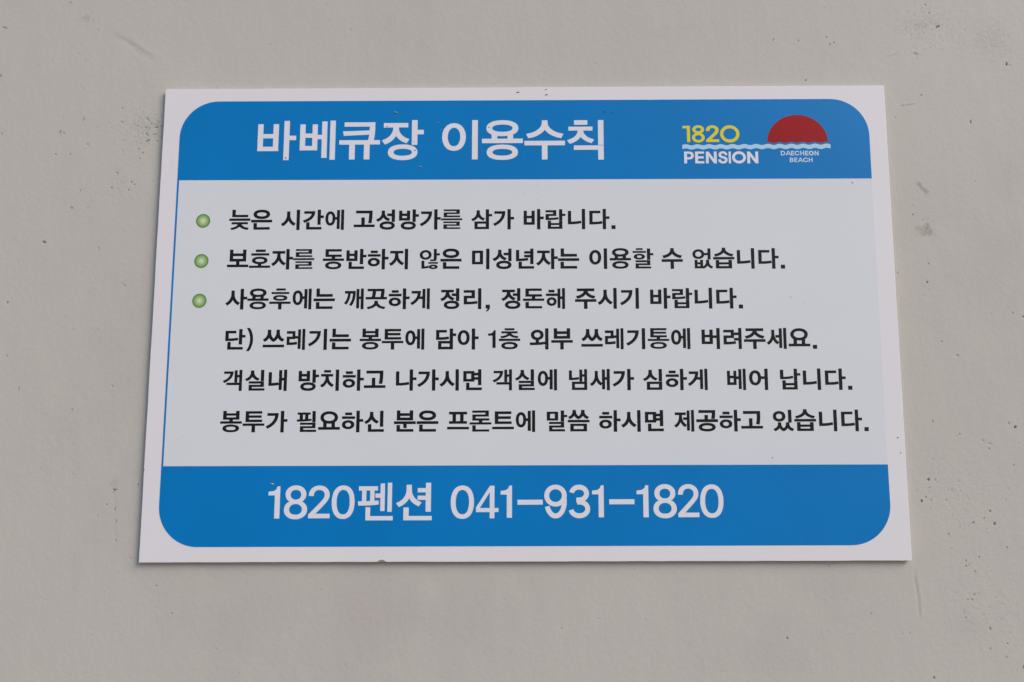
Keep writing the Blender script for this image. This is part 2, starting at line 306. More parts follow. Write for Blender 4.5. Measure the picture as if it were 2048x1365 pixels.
 'body3': '''
-27643,2527 0,-387 -25,-199 -69,-189 -106,-170 -134,-140 -208,-134 185,-227 189,117 125,114 104,131 89,153 8,53 6,-45 88,-144 101,-122 122,-107 183,-112 185,225 -205,130 -131,133 -104,162 -68,181 -25,191 0,386/-26777,2689 0,-1986 313,0 0,971 328,0 0,255 -328,0 0,760
-25111,1458 -260,-14 -215,-45 -165,-76 -103,-104 -34,-128 34,-130 103,-105 165,-76 215,-46 260,-14 259,14 215,46 164,76 102,105 35,130 -35,128 -102,104 -164,76 -215,45/-25111,1251 173,-9 120,-21 88,-34 51,-42 18,-54 -18,-56 -52,-44 -88,-33 -119,-22 -173,-9 -174,9 -119,22 -88,33 -51,44 -18,56 18,54 51,42 87,34 120,21/-25111,2490 177,-10 123,-25 92,-39 55,-51 19,-64 -19,-65 -55,-51 -92,-39 -123,-25 -177,-10 -177,10 -123,25 -92,39 -55,51 -19,65 19,64 55,51 92,39 123,25/-25111,2716 -264,-17 -221,-52 -168,-86 -106,-117 -36,-142 12,-86 35,-77 59,-68 80,-58 69,-33 0,-224 -461,0 0,-229 2004,0 0,229 -463,0 0,224 70,33 79,58 59,68 35,77 12,86 -36,142 -106,117 -168,86 -221,52/-25329,1756 0,142 -20,3 56,-6 58,-4 61,-3 63,0 63,0 61,3 59,4 57,6 -20,-3 0,-142
-23092,2365 -751,0 0,-191 1668,0 0,191 -744,0/-24026,1446 0,-216 841,0 0,-521 320,0 0,521 850,0 0,216/-23015,2075 -216,-10 -194,-34 -145,-56 -93,-80 -32,-98 32,-98 93,-79 145,-56 194,-33 216,-10 216,10 195,33 145,56 93,79 31,98 -31,98 -93,80 -145,56 -195,34/-23015,1900 147,-7 99,-15 70,-22 37,-27 13,-32 -13,-32 -37,-26 -69,-22 -100,-15 -147,-6 -146,6 -100,15 -70,22 -37,26 -12,32 12,32 37,27 70,22 100,15/-23407,2506 888,0 0,201 -888,0
-20337,2676 0,-1985 284,0 0,1985/-21361,2249 63,-15 55,-49 46,-87 31,-126 11,-159 -11,-160 -31,-126 -46,-88 -55,-48 -63,-16 -60,15 -54,49 -46,88 -31,126 -11,160 11,159 31,126 46,87 54,49/-21361,2520 -165,-34 -135,-97 -98,-150 -61,-194 -20,-232 20,-233 61,-195 98,-151 135,-98 165,-34 159,31 132,88 98,137 64,177 21,162 151,0 0,-911 282,0 0,1851 -282,0 0,-691 -151,0 -23,156 -65,171 -99,133 -131,84
-19856,1730 0,-261 2011,0 0,261/-19602,2687 0,-800 1541,0 0,266 -1220,0 0,534/-19616,1388 0,-656 1567,0 0,249 -1244,0 0,407
-15818,2625 0,-1851 271,0 0,886 144,0 0,-977 275,0 0,1986 -275,0 0,-760 -144,0 0,716/-16906,2438 0,-249 285,0 -12,-144 -37,-195 -61,-188 -86,-173 -160,-225 236,-134 174,264 105,249 62,248 31,249 10,298/-16392,2438 0,-249 239,0 -8,-160 -29,-222 -57,-221 -88,-205 -171,-254 239,-127 183,296 104,284 58,281 25,272 7,305
-13962,2635 0,-233 475,0 -1,-47 -7,-106 -13,-124 -20,-141 -26,-131 -495,0 33,153 27,180 14,151 5,120 1,88 0,90 -804,0 0,-233 482,0 -2,-46 -9,-106 -16,-123 -27,-140 -32,-134 -570,0 0,-231 2009,0 0,231 -295,0 27,145 21,173 11,147 4,119 0,91 0,107/-14109,1492 0,-126 -34,-135 -93,-114 -141,-94 -178,-70 -269,-57 111,-208 241,50 198,68 160,82 132,102 36,44 36,-44 132,-102 160,-82 198,-68 241,-50 111,208 -269,57 -179,70 -142,94 -93,115 -35,134 0,126
-11437,2658 0,-1986 310,0 0,963 328,0 0,251 -328,0 0,772/-12238,2144 -527,0 0,-239 1210,0 0,239 -515,0/-12183,1791 -186,-19 -159,-54 -127,-88 -82,-116 -29,-138 29,-139 82,-116 127,-88 160,-54 185,-19 184,19 159,55 126,87 82,116 29,139 -29,138 -82,116 -126,88 -159,54/-12183,1563 90,-10 73,-27 55,-39 34,-51 13,-60 -13,-61 -34,-51 -54,-39 -74,-26 -90,-10 -92,10 -74,26 -55,39 -34,51 -13,61 13,60 34,51 55,39 74,27/-12486,2247 647,0 0,249 -647,0
-9172,2654 0,-1986 282,0 0,1986/-10613,2415 0,-249 579,0 -29,-159 -82,-202 -128,-186 -174,-170 -279,-187 176,-205 201,126 141,110 121,118 102,126 64,102 332,0 0,-875 280,0 0,1840 -280,0 0,-718 -219,0 11,34 28,107 19,110 11,111 6,167
-6836,1472 -240,-16 -201,-48 -155,-81 -102,-116 -35,-144 35,-143 102,-115 156,-81 200,-48 240,-15 240,15 200,48 156,81 101,115 35,143 -35,144 -101,116 -156,81 -200,48/-6836,1229 156,-9 122,-24 83,-37 44,-42 14,-50 -14,-48 -44,-42 -83,-36 -122,-25 -156,-9 -157,9 -122,25 -82,36 -45,42 -14,48 15,50 44,42 82,37 122,24/-6424,2648 0,-487 -395,0 0,-251 395,0 0,-488 313,0 0,1226/-7825,2511 0,-249 446,0 0,-6 -23,-149 -61,-135 -98,-121 -128,-99 -218,-102 160,-230 195,89 129,86 110,103 90,120 8,20 3,-7 86,-106 105,-94 122,-77 188,-81 156,230 -213,96 -124,92 -93,110 -59,123 -21,135 0,3 439,0 0,249
-4342,2644 0,-1988 310,0 0,1988/-5692,2470 0,-249 740,0 0,-282 -736,0 0,-828 231,0 204,2 199,6 198,12 204,20 273,37 -31,248 -268,-35 -192,-19 -188,-12 -188,-6 -127,-1 0,329 736,0 0,778
-3620,700 180,0 -50,-130 -110,-60 30,-90 210,80 140,230 0,345 -400,0
-1079,1460 -240,-15 -201,-48 -155,-82 -102,-115 -35,-144 35,-144 102,-114 156,-81 200,-48 240,-16 240,16 200,48 156,81 101,114 35,144 -35,144 -101,115 -156,82 -200,48/-1079,1218 156,-9 122,-25 83,-36 44,-43 14,-49 -14,-49 -44,-42 -83,-36 -122,-24 -156,-9 -157,9 -122,24 -82,36 -45,42 -14,49 15,49 44,43 82,36 122,25/-667,2637 0,-488 -395,0 0,-251 395,0 0,-487 313,0 0,1226/-2068,2500 0,-249 446,0 0,-6 -23,-149 -61,-136 -98,-121 -128,-99 -218,-102 160,-229 195,88 129,86 110,104 90,119 8,20 3,-7 86,-106 105,-93 122,-78 188,-81 156,230 -213,96 -124,92 -93,111 -59,123 -21,134 0,4 439,0 0,249
125,2604 0,-783 605,0 0,-181 -841,0 0,-225 2006,0 0,225 -842,0 0,181 627,0 0,234 -1232,0 0,316 1214,0 0,233/130,1319 0,-614 1566,0 0,216 -1246,0 0,398
2508,2114 -453,0 0,-239 1084,0 0,239 -451,0/3146,2585 0,-1851 270,0 0,855 160,0 0,-946 273,0 0,1986 -273,0 0,-791 -160,0 0,747/2592,1762 -149,-19 -129,-54 -102,-87 -67,-116 -24,-139 24,-140 67,-116 102,-88 129,-54 149,-18 149,18 129,54 102,88 67,116 23,140 -23,139 -67,116 -102,87 -129,54/2592,1530 73,-9 59,-27 43,-39 26,-49 10,-59 -10,-59 -26,-49 -43,-39 -59,-27 -73,-9 -74,9 -58,27 -43,39 -27,49 -9,59 9,59 27,49 43,39 59,27/2299,2218 563,0 0,249 -563,0
4973,2588 0,-265 652,0 0,54 -35,-138 -96,-123 -148,-107 -183,-82 -282,-68 127,-256 246,59 192,77 168,100 141,126 42,61 43,-62 142,-125 169,-100 193,-77 247,-59 123,256 -281,68 -183,82 -148,107 -96,123 -35,138 0,-54 650,0 0,265/4796,1561 0,-256 838,0 0,-666 321,0 0,666 845,0 0,256
8403,2619 0,-1988 313,0 0,1988/7474,2457 1,-387 -27,-205 -72,-192 -111,-171 -138,-138 -215,-131 184,-232 195,115 130,114 109,132 94,155 11,58 10,-50 93,-146 108,-124 128,-107 189,-109 182,226 -213,127 -138,134 -109,164 -72,184 -26,196 0,387
10487,2615 0,-1986 312,0 0,1986/9144,2411 0,-247 740,0 -38,-189 -103,-224 -160,-201 -218,-177 -337,-183 164,-234 417,239 274,248 187,281 106,307 40,380
11864,2449 0,-1376 1062,0 0,1376 -311,0 0,-494 -441,0 0,494/12174,1710 441,0 0,-386 -441,0/13141,2609 0,-1986 312,0 0,992 328,0 0,255 -328,0 0,739
14146,1463 0,-798 1390,0 0,798 -313,0 0,-228 -767,0 0,228/14456,1032 767,0 0,-160 -767,0/15223,2582 0,-1102 313,0 0,440 297,0 0,212 -297,0 0,450/13933,2491 0,-208 723,0 0,-162 -719,0 0,-597 222,0 212,1 195,6 184,11 182,18 248,34 -26,211 -243,-35 -172,-18 -174,-11 -183,-6 -134,-1 0,186 716,0 0,571
17376,2601 0,-1986 311,0 0,1986/16044,1098 229,0 192,3 194,10 198,17 202,26 270,47 -43,252 -259,-44 -189,-24 -186,-17 -182,-9 -116,-2 0,1059 -310,0
19348,2596 0,-1987 313,0 0,996 328,0 0,251 -328,0 0,740/18078,2414 0,-1337 222,0 214,2 196,6 184,11 180,18 246,35 -38,255 -236,-35 -167,-18 -171,-12 -183,-6 -137,-2 0,834 748,0 0,249
20175,617 390,0 0,370 -390,0
''',
 'body4': '''
-26751,-1146 0,-1467 313,0 0,660 297,0 0,251 -297,0 0,556/-28030,-1308 0,-973 220,0 232,2 200,6 179,12 167,18 227,37 -39,248 -218,-36 -153,-17 -164,-11 -187,-6 -153,-1 0,472 702,0 0,249/-27815,-2368 0,-722 1466,0 0,249 -1155,0 0,473
-25758,-3230 117,182 83,182 62,181 44,182 25,182 9,181 -9,182 -25,182 -44,181 -62,182 -83,182 -117,181 -300,0 124,-181 88,-182 66,-182 46,-181 27,-182 9,-182 -9,-181 -27,-182 -46,-182 -66,-181 -88,-182 -124,-182
-24494,-2636 0,-251 2008,0 0,251/-23246,-1221 0,-312 -12,-117 -34,-119 -58,-116 -80,-104 -61,-52 -62,54 -81,106 -58,117 -35,118 -12,114 1,311 -323,0 0,-311 -17,-132 -48,-130 -78,-124 -106,-106 -189,-116 170,-233 173,94 104,88 84,96 72,112 -9,0 -8,-3 67,-113 88,-107 107,-93 157,-84 158,82 107,91 88,105 66,111 -9,2 -9,-1 68,-106 88,-99 106,-85 174,-89 174,233 -196,112 -105,100 -76,121 -47,132 -16,142 0,311
-20802,-1156 0,-1986 273,0 0,1986/-22265,-1364 0,-249 537,0 0,-263 -532,0 0,-803 182,0 149,1 148,4 151,9 156,16 210,31 -27,248 -200,-29 -141,-15 -135,-9 -134,-4 -85,-1 0,305 532,0 0,759/-21207,-1202 0,-629 -249,0 0,-249 249,0 0,-963 270,0 0,1841
-18794,-1160 0,-1986 312,0 0,1986/-20138,-1363 0,-247 740,0 -37,-190 -103,-224 -160,-200 -219,-178 -336,-183 163,-233 418,238 274,249 187,281 106,306 39,381
-18235,-2106 0,-261 2011,0 0,261/-17980,-1149 0,-800 1541,0 0,266 -1221,0 0,534/-17994,-2448 0,-656 1566,0 0,249 -1243,0 0,407
-14409,-2408 -261,-14 -216,-46 -164,-75 -100,-101 -34,-125 34,-125 101,-102 163,-75 216,-44 261,-15 260,15 216,44 164,75 101,102 34,125 -34,125 -101,101 -164,75 -216,46/-14409,-2609 173,-8 117,-21 87,-32 52,-43 19,-56 -19,-56 -52,-44 -88,-32 -116,-21 -173,-9 -174,9 -117,21 -88,33 -52,43 -19,56 18,56 53,43 87,32 118,21/-14842,-1597 870,0 0,-156 -870,0/-15162,-1156 0,-816 593,0 0,-143 -841,0 0,-222 2004,0 0,222 -840,0 0,143 595,0 0,816 -321,0 0,-224 -870,0 0,224
-13325,-2324 0,-218 843,0 0,-600 321,0 0,600 847,0 0,218/-13073,-1193 0,-1006 1548,0 0,231 -1230,0 0,163 1159,0 0,229 -1159,0 0,152 1207,0 0,231
-9632,-1176 0,-1986 283,0 0,1986/-10656,-1603 62,-16 55,-49 46,-87 31,-126 12,-159 -12,-160 -31,-126 -46,-87 -55,-49 -62,-16 -61,16 -54,48 -45,88 -31,126 -11,160 11,159 31,126 45,87 54,49/-10657,-1333 -164,-34 -135,-97 -99,-150 -60,-193 -21,-233 21,-233 60,-195 99,-151 135,-97 164,-34 159,30 132,88 99,137 64,177 21,162 151,0 0,-911 281,0 0,1851 -281,0 0,-691 -152,0 -23,156 -65,172 -99,132 -130,85
-8051,-2344 0,-796 1388,0 0,796/-6974,-2590 0,-303 -769,0 0,303/-6976,-1182 0,-1170 313,0 0,461 294,0 0,251 -294,0 0,458/-8255,-1308 0,-938 220,0 232,2 200,5 179,12 167,18 226,38 -39,246 -217,-35 -153,-17 -165,-12 -186,-6 -154,-1 0,441 699,0 0,247
-5665,-1329 -192,-35 -159,-98 -118,-151 -73,-193 -25,-232 25,-233 73,-194 118,-151 159,-98 192,-35 193,35 159,98 118,151 73,194 25,233 -25,232 -73,193 -118,151 -159,98/-5665,-1594 79,-16 70,-51 60,-91 40,-127 15,-159 -15,-160 -40,-128 -60,-91 -70,-51 -79,-17 -77,17 -71,51 -60,91 -40,128 -15,160 15,159 40,127 60,91 71,51/-4904,-1185 0,-1986 312,0 0,984 328,0 0,253 -328,0 0,749
-2971,-3020 300,0 0,1670 -162,0 -75,-162 -163,-126 -300,-35 0,-196 400,0
-2372,-2161 0,-216 2004,0 0,216/-1371,-2460 -260,-14 -215,-42 -165,-71 -103,-99 -34,-123 34,-122 103,-99 165,-72 215,-42 260,-13 259,13 215,42 164,72 102,99 35,122 -35,123 -102,99 -164,71 -215,42/-1371,-2666 174,-7 122,-20 87,-30 49,-38 18,-48 -18,-48 -49,-38 -87,-30 -122,-19 -174,-8 -175,8 -122,19 -87,30 -49,38 -17,48 17,48 49,38 87,30 122,20/-2133,-1462 0,-197 576,0 -20,-48 -87,-75 -130,-62 -154,-43 -279,-39 90,-189 240,32 176,41 177,68 132,80 34,35 34,-35 132,-80 178,-68 176,-41 242,-32 86,189 -278,39 -154,43 -130,62 -87,75 -20,48 580,0 0,197 -672,0 -174,0/-1822,-1371 911,0 0,199 -911,0
1229,-1578 98,-11 80,-32 60,-48 39,-65 15,-82 -15,-80 -39,-65 -61,-49 -80,-32 -97,-12 -98,12 -80,32 -60,49 -40,65 -14,80 14,82 40,65 60,48 80,32/1965,-1197 0,-1988 312,0 0,1988/559,-2777 286,1 254,5 270,13 278,24 337,48 -29,233 -177,-23 -113,-12 -116,-10 -116,-8 -49,-3 0,219 110,25 139,72 106,103 68,127 23,148 -28,162 -83,138 -129,106 -166,67 -195,23 -195,-23 -167,-67 -130,-106 -83,-138 -29,-162 24,-148 67,-127 107,-103 139,-72 110,-25 0,-230 -555,-6
2774,-1195 0,-990 1534,0 0,990 -323,0 0,-277 -891,0 0,277/3094,-1738 891,0 0,-179 -891,0/2536,-2311 0,-249 840,0 0,-627 321,0 0,627 849,0 0,249
5354,-2690 0,-251 2008,0 0,251/6602,-1275 0,-311 -12,-118 -34,-119 -58,-116 -80,-104 -61,-52 -62,54 -81,107 -58,116 -35,118 -12,114 1,311 -323,0 0,-310 -17,-132 -48,-131 -78,-124 -106,-106 -189,-116 170,-233 173,94 104,88 84,96 72,112 -9,0 -8,-3 67,-113 88,-107 107,-93 157,-84 158,82 107,91 88,106 66,111 -9,1 -9,0 68,-106 88,-100 106,-85 174,-89 174,234 -196,111 -104,101 -77,120 -47,133 -16,141 0,311
9022,-1210 0,-1986 273,0 0,1986/7559,-1418 0,-249 537,0 0,-263 -532,0 0,-803 182,0 149,1 148,4 151,10 156,16 210,30 -27,249 -200,-30 -141,-15 -135,-8 -134,-5 -85,-1 0,305 533,0 0,759/8617,-1256 0,-628 -249,0 0,-249 249,0 0,-963 270,0 0,1840
11006,-1214 0,-1986 312,0 0,1986/9662,-1417 0,-247 740,0 -37,-190 -103,-224 -160,-200 -218,-177 -337,-184 163,-233 418,239 274,248 187,281 106,307 39,380
12559,-2518 -252,-12 -235,-43 -161,-68 -97,-91 -32,-112 32,-113 97,-92 161,-67 235,-43 252,-11 251,11 234,43 161,67 96,92 32,113 -32,112 -96,91 -161,68 -234,43/12559,-2699 178,-8 113,-17 87,-29 53,-39 20,-52 -20,-54 -53,-39 -87,-28 -113,-17 -178,-8 -180,8 -113,17 -87,28 -54,39 -19,54 19,52 54,39 87,29 113,17/11803,-1218 0,-870 593,0 0,-143 -840,0 0,-198 2006,0 0,198 -843,0 0,143 623,0 0,199 -1216,0 0,144 1150,0 0,194 -1150,0 0,132 1205,0 0,201
15247,-1221 0,-1986 284,0 0,1986/14223,-1648 63,-16 55,-49 46,-87 31,-126 11,-159 -11,-160 -31,-126 -46,-87 -55,-49 -63,-16 -60,16 -54,48 -46,88 -31,126 -11,160 11,160 31,125 46,88 54,48/14223,-1378 -165,-34 -135,-97 -98,-150 -61,-193 -20,-232 20,-234 61,-195 98,-150 135,-98 165,-34 159,30 132,88 98,137 64,178 21,161 151,0 0,-911 282,0 0,1851 -282,0 0,-691 -151,0 -23,156 -65,172 -99,132 -131,85
16907,-2106 428,0 0,-386 -428,0/16595,-1374 0,-1367 1048,0 0,568 339,0 0,-1041 311,0 0,1988 -311,0 0,-698 -339,0 0,550 -308,0 0,-487 -428,0 0,487
19623,-2170 0,-251 408,0 0,-797 297,0 0,1988 -297,0 0,-428 -395,0 0,-251 395,0 0,-261/18634,-1400 0,-249 696,0 0,-282 -689,0 0,-849 206,0 185,1 176,5 174,10 176,16 239,32 -27,250 -231,-30 -164,-16 -161,-10 -163,-5 -113,-2 0,351 687,0 0,778
20727,-1269 0,-265 653,0 0,54 -35,-138 -96,-123 -148,-107 -183,-82 -282,-68 127,-256 246,60 192,76 168,101 141,125 42,61 43,-61 142,-125 169,-101 193,-76 247,-60 123,257 -281,67 -183,82 -148,107 -96,123 -35,138 0,-54 650,0 0,265/20551,-2296 0,-256 838,0 0,-666 321,0 0,666 845,0 0,256
24226,-1238 0,-1985 284,0 0,1985/23818,-1277 0,-633 -330,0 0,-251 330,0 0,-967 280,0 0,1851/23115,-1414 1,-411 -19,-184 -53,-177 -85,-161 -115,-137 -193,-144 186,-208 154,109 105,106 90,128 71,138 3,52 0,-41 67,-127 86,-119 100,-100 152,-106 169,215 -182,139 -107,131 -80,154 -49,166 -17,173 0,404
25700,-1542 172,-15 141,-45 103,-67 64,-85 23,-103 -23,-103 -64,-85 -103,-68 -141,-44 -172,-16 -172,16 -140,44 -102,67 -64,86 -22,103 22,103 63,86 103,66 140,45/25700,-1276 -262,-26 -224,-74 -177,-121 -115,-163 -40,-195 14,-119 40,-107 65,-95 86,-82 73,-46 0,-431 -461,0 0,-251 2011,0 0,251 -463,0 0,433 72,46 85,81 63,95 40,106 13,119 -40,195 -115,163 -177,121 -225,74/25480,-2735 0,318 -25,5 59,-9 60,-6 62,-4 64,-1 65,1 63,4 62,6 59,9 -25,-5 0,-318
26947,-3220 390,0 0,370 -390,0
''',
 'body5': '''
-27734,-6188 0,-225 1164,0 0,-541 279,0 0,766/-27003,-5031 0,-1141 273,0 0,482 166,0 0,-492 273,0 0,1187 -273,0 0,-469 -166,0 0,433/-27989,-5132 0,-224 583,0 -30,-125 -85,-154 -129,-138 -173,-121 -265,-123 142,-201 320,160 224,174 162,207 98,238 38,307
-24549,-5001 0,-1045 311,0 0,1045/-25655,-6933 1488,0 0,214 -1182,0 0,125 1113,0 0,527 -1425,0 0,-212 1115,0 0,-110 -1109,0/-25486,-5055 0,-176 -23,-157 -66,-142 -101,-124 -131,-99 -200,-90 142,-209 208,91 128,83 110,100 88,114 7,13 3,-5 89,-106 108,-93 127,-77 206,-83 138,206 -199,85 -130,93 -101,116 -65,134 -24,150 0,176
-22848,-5029 0,-1847 288,0 0,874 166,0 0,-971 293,0 0,1986 -293,0 0,-764 -166,0 0,722/-23817,-6488 184,0 134,2 138,6 144,11 153,17 216,34 -38,259 -197,-33 -131,-17 -125,-10 -121,-7 -58,-1 0,1013 -299,0
-20118,-6171 -238,-15 -198,-48 -155,-81 -101,-114 -34,-142 34,-144 101,-116 155,-81 198,-48 238,-16 236,16 198,48 153,82 100,115 34,144 -34,142 -100,114 -154,81 -197,48/-20118,-6415 154,-9 119,-24 81,-35 43,-41 13,-47 -14,-49 -43,-42 -80,-36 -120,-24 -153,-9 -154,9 -120,24 -81,37 -44,41 -14,49 14,47 43,41 81,35 120,24/-21018,-5110 0,-973 1057,0 0,973 -310,0 0,-282 -437,0 0,282/-20708,-5637 437,0 0,-199 -437,0/-19728,-4992 0,-1235 312,0 0,511 295,0 0,253 -295,0 0,471
-17558,-4995 0,-1986 313,0 0,1986/-18439,-5406 -483,0 0,-240 421,0 0,-78 -22,-176 -61,-164 -94,-145 -120,-119 -194,-119 159,-217 182,106 117,100 100,120 80,132 4,37 2,-31 81,-124 101,-113 117,-94 179,-100 159,217 -197,114 -121,114 -95,139 -62,155 -22,168 0,78 413,0 0,240 -477,0/-18653,-5271 647,0 0,228 -647,0
-15569,-4999 0,-1985 310,0 0,962 328,0 0,251 -328,0 0,772/-16370,-5513 -527,0 0,-239 1210,0 0,239 -515,0/-16315,-5866 -186,-18 -159,-55 -127,-88 -82,-116 -29,-138 29,-139 82,-116 127,-87 160,-55 185,-18 184,18 159,55 126,87 82,116 29,139 -29,138 -82,116 -126,88 -159,55/-16315,-6094 90,-10 73,-26 55,-40 34,-50 13,-61 -13,-61 -34,-51 -54,-39 -74,-26 -90,-10 -92,10 -74,26 -55,40 -34,50 -13,61 13,61 34,50 55,40 74,26/-16618,-5409 647,0 0,249 -647,0
-14707,-5108 0,-270 1259,0 0,11 -1,-152 -4,-164 -11,-178 -23,-197 -48,-266 325,-35 46,271 22,209 12,186 4,169 1,157 0,259/-14178,-5773 0,-700 -729,0 0,-251 2004,0 0,251 -955,0 0,700
-10665,-5006 0,-1984 313,0 0,983 319,0 0,251 -319,0 0,750/-11941,-6515 224,0 184,2 188,9 191,15 197,24 264,44 -39,253 -255,-44 -183,-23 -179,-16 -175,-9 -107,-3 0,1072 -310,0
-8579,-5010 0,-1984 313,0 0,972 319,0 0,251 -319,0 0,761/-9831,-5211 0,-251 724,0 -40,-187 -104,-224 -159,-201 -213,-178 -325,-185 172,-224 405,238 267,249 183,281 105,305 39,377
-6393,-5013 0,-1988 313,0 0,1988/-7322,-5175 1,-387 -27,-205 -72,-191 -111,-171 -138,-139 -215,-130 184,-233 195,116 130,113 109,132 94,156 11,57 10,-50 93,-146 108,-124 128,-107 189,-109 182,226 -213,127 -138,134 -109,164 -72,184 -26,197 0,386
-4936,-5427 0,-494 -426,0 0,494/-4628,-5597 330,0 0,-152 -330,0/-4298,-5019 0,-327 -330,0 0,166 -1042,0 0,-986 1042,0 0,168 330,0 0,-498 313,0 0,1477/-5402,-6266 0,-695 1463,0 0,249 -1150,0 0,446
-2583,-6229 0,-224 1164,0 0,-541 279,0 0,765/-1852,-5071 0,-1141 273,0 0,481 166,0 0,-491 273,0 0,1186 -273,0 0,-468 -166,0 0,433/-2838,-5172 0,-225 583,0 -30,-124 -85,-154 -129,-138 -173,-121 -265,-123 142,-201 320,160 224,174 162,207 98,238 38,307
602,-5041 0,-1046 311,0 0,1046/-504,-6973 1488,0 0,214 -1182,0 0,124 1113,0 0,528 -1425,0 0,-212 1115,0 0,-110 -1109,0/-335,-5095 0,-176 -23,-157 -66,-142 -101,-124 -131,-99 -200,-90 142,-209 208,90 128,84 110,100 88,114 7,13 3,-5 89,-106 108,-93 127,-77 206,-83 138,205 -199,86 -130,93 -101,116 -65,134 -24,150 0,176
2768,-5028 0,-1985 284,0 0,1985/1744,-5455 63,-15 55,-49 46,-87 31,-126 11,-159 -11,-160 -31,-126 -46,-88 -55,-48 -63,-16 -60,15 -54,49 -46,88 -31,126 -11,160 11,159 31,126 46,87 54,49/1744,-5184 -165,-34 -135,-97 -98,-150 -61,-194 -20,-232 20,-233 61,-195 98,-151 135,-98 165,-34 159,31 132,88 98,137 64,177 21,162 151,0 0,-911 282,0 0,1851 -282,0 0,-691 -151,0 -23,156 -65,171 -99,133 -131,84
4436,-6202 0,-779 1417,0 0,779/5576,-6425 0,-332 -862,0 0,332/5132,-5082 0,-1104 271,0 0,442 177,0 0,-452 273,0 0,1149 -273,0 0,-473 -177,0 0,438/4164,-6063 175,0 140,1 140,5 143,9 148,17 204,31 -35,226 -185,-30 -128,-15 -125,-10 -123,-6 -73,-1 0,671 -281,0
6569,-5212 0,-410 -19,-185 -53,-177 -87,-162 -115,-137 -196,-143 190,-205 153,107 105,104 90,126 71,135 4,50 0,-39 68,-124 86,-116 101,-96 151,-100 179,217 -188,132 -109,127 -80,151 -50,168 -17,177 0,400/7234,-5075 0,-1851 282,0 0,886 159,0 0,-981 284,0 0,1985 -284,0 0,-755 -159,0 0,716
9579,-5039 0,-1984 313,0 0,972 319,0 0,251 -319,0 0,761/8327,-5240 0,-251 724,0 -40,-188 -104,-223 -159,-201 -213,-178 -325,-185 172,-224 405,238 267,249 183,281 105,305 39,377
12502,-5058 0,-1147 313,0 0,1147/11392,-6230 0,-762 1423,0 0,762/12507,-6452 0,-316 -807,0 0,316/11565,-5131 0,-220 -23,-157 -64,-141 -100,-124 -130,-100 -204,-94 142,-214 206,91 129,85 110,101 89,116 7,13 4,-6 89,-108 109,-93 127,-78 200,-82 143,209 -203,89 -129,94 -100,117 -65,133 -23,150 0,219
14489,-5047 0,-1985 310,0 0,962 328,0 0,251 -328,0 0,772/13688,-5561 -527,0 0,-239 1210,0 0,239 -515,0/13743,-5914 -186,-19 -159,-54 -127,-88 -82,-116 -29,-138 29,-139 82,-116 127,-87 160,-55 185,-18 184,18 159,55 126,87 82,116 29,139 -29,138 -82,116 -126,88 -159,54/13743,-6142 90,-10 73,-26 55,-40 34,-51 13,-60 -13,-61 -34,-51 -54,-39 -74,-26 -90,-10 -92,10 -74,26 -55,39 -34,51 -13,61 13,60 34,51 55,39 74,27/13440,-5458 647,0 0,249 -647,0
16754,-5050 0,-1986 282,0 0,1986/15313,-5289 0,-249 579,0 -29,-159 -82,-202 -128,-186 -174,-170 -279,-187 176,-205 201,125 141,111 121,118 102,126 64,102 332,0 0,-875 280,0 0,1840 -280,0 0,-718 -219,0 11,34 28,107 19,110 11,111 6,167
19131,-5946 326,0 0,-373 -326,0/20315,-5056 0,-1986 274,0 0,1986/19916,-5097 0,-670 -193,0 0,527 -266,0 0,-459 -326,0 0,459 -273,0 0,-1330 865,0 0,551 193,0 0,-929 272,0 0,1851
21456,-5467 78,-17 69,-51 60,-90 40,-128 15,-159 -15,-160 -40,-128 -60,-91 -70,-51 -77,-16 -76,16 -69,51 -59,91 -40,128 -15,160 15,159 40,128 59,90 69,51/22325,-5059 0,-716 -317,0 -28,154 -78,171 -116,131 -151,86 -179,30 -191,-35 -158,-98 -117,-151 -72,-193 -25,-232 25,-232 72,-195 117,-151 158,-98 191,-35 183,32 154,90 115,138 76,179 25,162 316,0 0,-1025 311,0 0,1988
23969,-6153 0,-859 1394,0 0,859 -312,0 0,-247 -772,0 0,247/24279,-6624 772,0 0,-164 -772,0/25051,-5078 0,-1060 312,0 0,417 297,0 0,226 -297,0 0,417/23774,-6049 224,0 180,2 184,9 187,16 193,23 261,43 -35,227 -252,-43 -180,-23 -174,-15 -171,-9 -104,-1 0,657 -313,0
27223,-5067 0,-1986 311,0 0,1986/25891,-6569 229,0 192,3 194,9 198,18 202,26 270,46 -43,252 -259,-43 -189,-25 -186,-16 -182,-10 -116,-2 0,1059 -310,0
29207,-5070 0,-1988 313,0 0,996 328,0 0,251 -328,0 0,741/27937,-5253 0,-1336 222,0 214,1 196,6 184,11 180,18 246,36 -38,254 -236,-35 -167,-18 -171,-12 -183,-6 -137,-1 0,833 748,0 0,249
30034,-7049 390,0 0,370 -390,0
''',
